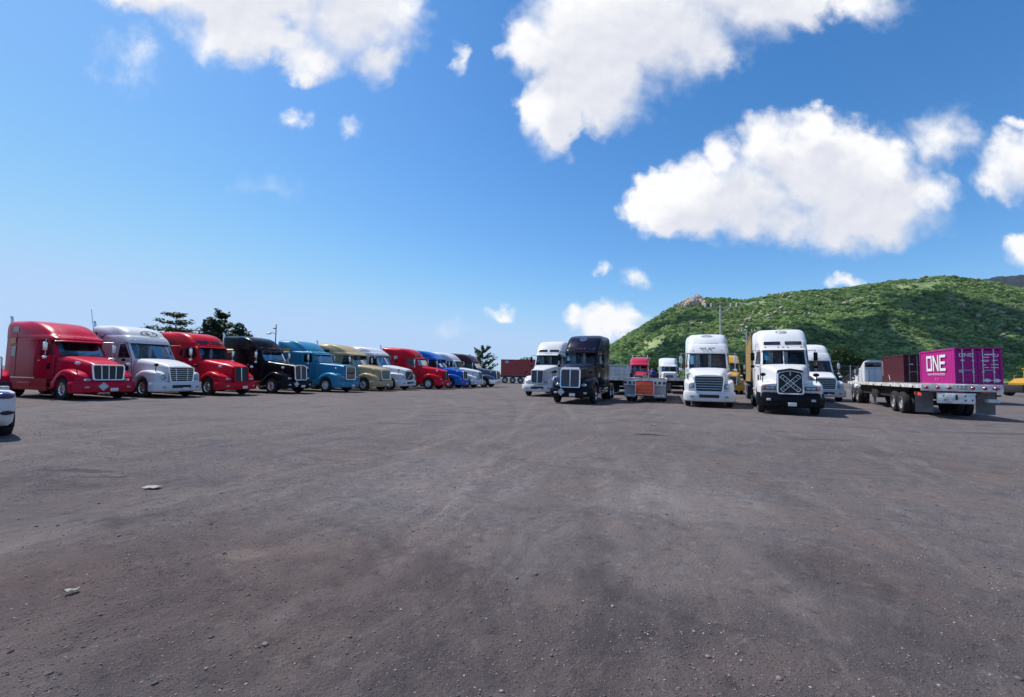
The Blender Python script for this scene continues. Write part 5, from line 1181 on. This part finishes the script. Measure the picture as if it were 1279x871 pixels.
for s in (-1, 1):
    X = MB(); e = MB(); st = MB()
    a, b = Vector((s * -.33, GY - .045, 1.07)), Vector((s * .33, GY + .01, 1.70)); u = (b - a).normalized(); n = Vector((-u.z, 0, u.x))
    for q in (-.075, .075):
        X.prism([tuple(a + n * (q - .012)), tuple(b + n * (q - .012)), tuple(b + n * (q + .012)), tuple(a + n * (q + .012))], (0, .012, 0))
    for pnt_ in (a, b): X.prism([tuple(pnt_ + n * -.08 - u * .012), tuple(pnt_ + n * .08 - u * .012), tuple(pnt_ + n * .08 + u * .012), tuple(pnt_ + n * -.08 + u * .012)], (0, .012, 0))
    for k in range(5):
        c = a.lerp(b, .12 + .19 * k); X.ngon([tuple(c + Vector((math.cos(w_) * r_, -.004, math.sin(w_) * r_))) for w_, r_ in [(math.pi / 5 * i, .032 if i % 2 else .014) for i in range(10)]])
    X.obj('crossed_band', M['wprint'], g, smooth=0)
MB().box((0, GY + .02, 1.80), (.06, .05, .18), bev=.01).obj('badge', M['galv'], g)
MB().prism([(-.50, .02, 1.84), (-.46, .0, 1.93), (0, -.03, 2.01), (.46, .0, 1.93), (.50, .02, 1.84), (.46, .02, 1.86), (0, .0, 1.95), (-.46, .02, 1.86)], (0, .12, .03)).obj('bug_shield', M['blackp'], xt, smooth=0)
oc = back((12.1, 18.8), R(-27), 6.9, -.02)
chassis_trailer('container_trailer', 'dark trailer coupled behind the white truck with crossed bands', oc + (0,), R(-27), 12.4, 3, 8.5)
occ = container('shipping_container', 'tall ochre container behind the white truck with crossed bands', oc + (1.36,), R(-27), 'ochre', 12.19, 2.9)
make_truck('semi_truck', 'white truck half hidden behind the truck with crossed bands', (22.2, 30.6, 0), R(-23), RR_, 'dome', 'white', 4.4, lift=1.12, fl=.09, gr=dict(style='horz', z0=.86, z1=1.54, hb=.56, ht=.60, nb=6, gy=.04), bump=dict(slot=True, z0=.33, z1=.84), light='tall', mirror='white', tank='white', stacks=0)
make_truck('semi_truck', 'yellow truck glimpsed in the gap beside the ochre container', (20.7, 41.0, 0), R(-23), RR_, 'dome', 'yellow', 3.95, gr=dict(style='horz', z0=.86, z1=1.5, hb=.5, ht=.54, nb=5), bump=dict(m='yellow'), light='tall', tank='alu', stacks=0)
make_truck('semi_truck', 'small looking far red truck behind the flatbed trailers', (15.4, 52.5, 0), R(-18), RR_, 'bullet', 'red3', 4.1, gr=dict(style='horz', z0=.9, z1=1.5, hb=.5, ht=.54, nb=5), mirror='black', tank='alu', stacks=2)
make_truck('semi_truck', 'far white truck with a flat fronted box fairing behind the flatbeds', (19.7, 54, 0), R(-18), RR_, 'stepped', 'white', 4.1, gr=dict(style='horz', z0=.9, z1=1.6, hb=.46, ht=.46, nb=7), bump=dict(m='chrome'), light='rect', tank='alu', mirror='chrome', stacks=0)
make_truck('semi_truck', 'white truck seen from behind the maroon container on its left', (45.2, 55.9, 0), R(154), RR_, 'stepped', 'white', 3.85, tank='alu', stacks=0, rearwin=True)

# ------------------------------------------------------------------ white car cut by the left edge
def car(name, label, loc, rot, pnt):
    t = thing(name, label, 'car', loc, rot); keys = [  # y, half width, belt z, bottom z
        (.0, .62, .86, .42), (.06, .74, .98, .34), (.2, .82, 1.04, .28), (.6, .88, 1.03, .25), (1.5, .90, .98, .22), (2.6, .90, .95, .22), (3.4, .87, .92, .24), (3.95, .80, .82, .28), (4.25, .66, .68, .34), (4.34, .55, .60, .38)]
    rows = []; ys = np.linspace(0, 4.34, 34)
    for y, (w, zt, zb) in zip(ys, cubic(keys, ys)):
        half = [(0, zt + .02), (w * .6, zt + .015), (w * .9, zt - .01), (w * .985, zt - .06), (w * 1.01, zt - .22), (w, zb + .28), (w * .985, zb + .08), (w * .9, zb), (0, zb)]
        rows.append([(x, y, z) for x, z in half] + [(-x, y, z) for x, z in half[-2:0:-1]])
    b = MB().grid(rows, 0, True); b.ngon(rows[0]); b.ngon(rows[-1]); body = b.obj('body', M[pnt], t)
    gk = [(1.02, .58, 1.02), (1.25, .62, 1.18), (1.65, .66, 1.40), (2.0, .68, 1.47), (2.5, .66, 1.40), (3.25, .70, 1.0)]; rows = []; ys = np.linspace(1.02, 3.25, 16)
    for y, (w, zt) in zip(ys, cubic(gk, ys)):
        half = [(0, zt), (w * .8, zt - .03), (w, zt - .10), (max(w, .84), .96), (.80, .9)]; rows.append([(-x, y, z) for x, z in half[:0:-1]] + [(x, y, z) for x, z in half])
    MB().grid(rows).obj('greenhouse', M['dglass'], t)
    MB().grid([[(x, y, z + .012) for x, z in ((-.6, zt - .05), (-.3, zt), (0, zt + .01), (.3, zt), (.6, zt - .05))] for y, (w, zt) in zip(np.linspace(1.7, 2.4, 8), cubic(gk, np.linspace(1.7, 2.4, 8)))]).obj('roof', M[pnt], t)
    for sg in (-1, 1):
        L = MB().ellipsoid((sg * .67, .12, .93), (.16, .11, .07), (0, 0, sg * .55), 14, 8, p=.7).obj('tail_lamp', M['tailglass'], t); MB().ellipsoid((sg * .755, .16, .935), (.07, .085, .065), nu=10, nv=6).obj('lamp_glass', M['galv'], L)
        MB().ellipsoid((sg * .72, .05, .56), (.13, .06, .045), (0, 0, sg * .5), 12, 6).obj('bumper_reflector', M['dark'], t)
        for y in (.86, 3.42):
            w = link('wheel', wheel_meshes('car', 'alu')[0], t, (sg * .80, y, .34), (0, 0, 0 if sg > 0 else math.pi)); link('rim', wheel_meshes('car', 'alu')[1], w)
            MB().prism([(sg * .85, y + .40 * math.cos(a), .34 + .41 * math.sin(a)) for a in np.linspace(-.35, math.pi + .35, 22)], (sg * .045, 0, 0)).obj('wheel_arch', M['dark'], t, smooth=0)
        MB().box((sg * .95, 2.7, 1.0), (.18, .1, .13), bev=.03).obj('mirror', M[pnt], t)
    MB().box((0, .02, .36), (1.2, .08, .1), bev=.02).obj('lower_valance', M['blackp'], t)
    return t
car('parked_car', 'white car whose tail end shows at the left edge', (-11.39, 8.92, 0), R(56), 'white2')

# ------------------------------------------------------------------ yellow loader at the right edge
def loader(loc, rot):
    t = thing('wheel_loader', 'yellow loader with big dark tyres at the right edge', 'loader', loc, rot)
    MB().prism([(-.75, 0, 1.0), (-.75, 2.6, 1.0), (-.75, 2.6, 2.1), (-.75, 1.1, 2.0), (-.75, 0, 1.5)], (1.5, 0, 0)).obj('engine_cover', M['yellow'], t, smooth=0)
    c = MB()
    for x in (-.68, .68):
        for y in (2.75, 4.1): c.box((x, y, 2.25), (.10, .10, 1.9))
    c.box((0, 3.4, 3.2), (1.6, 1.6, .12)); c.obj('cab_frame', M['yellow'], t, smooth=0)
    MB().box((0, 3.42, 2.35), (1.28, 1.25, 1.55)).obj('cab_glass', M['dglass'], t, smooth=0)
    MB().box((0, 3.6, 1.0), (1.3, 3.2, .7)).obj('chassis', M['frame'], t, smooth=0)
    MB().box((0, -.35, .85), (1.7, .9, .9), bev=.08).obj('counterweight', M['frame'], t)
    for sg in (-1, 1):
        for y in (.7, 4.6):
            w = MB().lathe([(.35, -.25), (.60, -.30), (.72, -.26), (.76, -.1), (.76, .1), (.72, .26), (.60, .30), (.35, .25)], 20, c=(sg * 1.05, y, .75)).obj('wheel', M['rubber'], t); MB().lathe([(.001, .1), (.2, .12), (.36, .24)] if sg > 0 else [(.001, -.1), (.2, -.12), (.36, -.24)], 16, c=(sg * 1.05, y, .75)).obj('rim', M['yellow'], w)
        MB().tube([(sg * .5, 4.4, 1.6), (sg * .55, 5.6, 1.3), (sg * .55, 6.3, .6)], .12, 6).obj('lift_arm', M['yellow'], t)
    MB().prism([(-1.3, 6.2, .15), (-1.3, 7.4, .12), (-1.3, 6.7, .35), (-1.3, 6.5, 1.1), (-1.3, 6.2, 1.0)], (2.6, 0, 0)).obj('bucket', M['frame'], t, smooth=0)
loader((57.9, 49.6, 0), R(-75))

# drifting cumulus above the frame; their shade falls on the hill
def build_clouds():
    m, g, b = newmat('cloud_white'); b.inputs['Base Color'].default_value = (.85, .85, .86, 1); b.inputs['Roughness'].default_value = 1; b.inputs['Specular IOR Level'].default_value = 0
    for (hx, hy, hz, rx, ry, up, n, seed, lab) in CLOUDS:
        rg = np.random.default_rng(seed); k = up / SUN_DIR.z; c = (hx + SUN_DIR.x * k, hy + SUN_DIR.y * k, hz + up); mb = MB()
        for i in range(n):
            a = rg.uniform(0, 6.28); q = rg.random() ** .6; r = rg.uniform(.14, .30) * min(rx, ry * 1.8) * (1.15 - .5 * q)
            o = (math.cos(a) * q * rx, math.sin(a) * q * ry, rg.uniform(-.1, .35) * r + (1 - q) * 18)
            mb.ellipsoid(o, (r * rg.uniform(1, 1.5), r, r * .62), (rg.uniform(-.3, .3), rg.uniform(-.3, .3), rg.uniform(0, 6)), 12, 8)
        tag(mb.obj('cloud', m, None, c), lab, kind='structure')
CLOUDS = [(250, 300, 20, 230, 55, 650, 60, 5, 'long white cloud high over the left slope of the hill'), (520, 325, 25, 220, 48, 650, 50, 6, 'white cloud shading the foot of the hill'),
          (455, 425, 76, 125, 46, 620, 60, 7, 'white cloud shading the right flank of the hill'), (190, 470, 40, 45, 40, 620, 16, 9, 'small white cloud over the end of the hill')]
build_clouds()

# thin morning haze over the whole valley
def build_haze():
    mb = MB().box((0, 3200, 215), (13000, 8200, 456)); m = bpy.data.materials.new('haze_air'); m.use_nodes = True; g = NT(m.node_tree)
    v = g.n('ShaderNodeVolumePrincipled'); v.inputs['Density'].default_value = .000035; v.inputs['Color'].default_value = (.80, .88, 1, 1); v.inputs['Anisotropy'].default_value = .2
    o = g.n('ShaderNodeOutputMaterial'); g.t.links.new(v.outputs[0], o.inputs['Volume']); h = mb.obj('haze', m, None, smooth=0); tag(h, 'thin bluish haze in the air over the valley', kind='stuff')
build_haze()
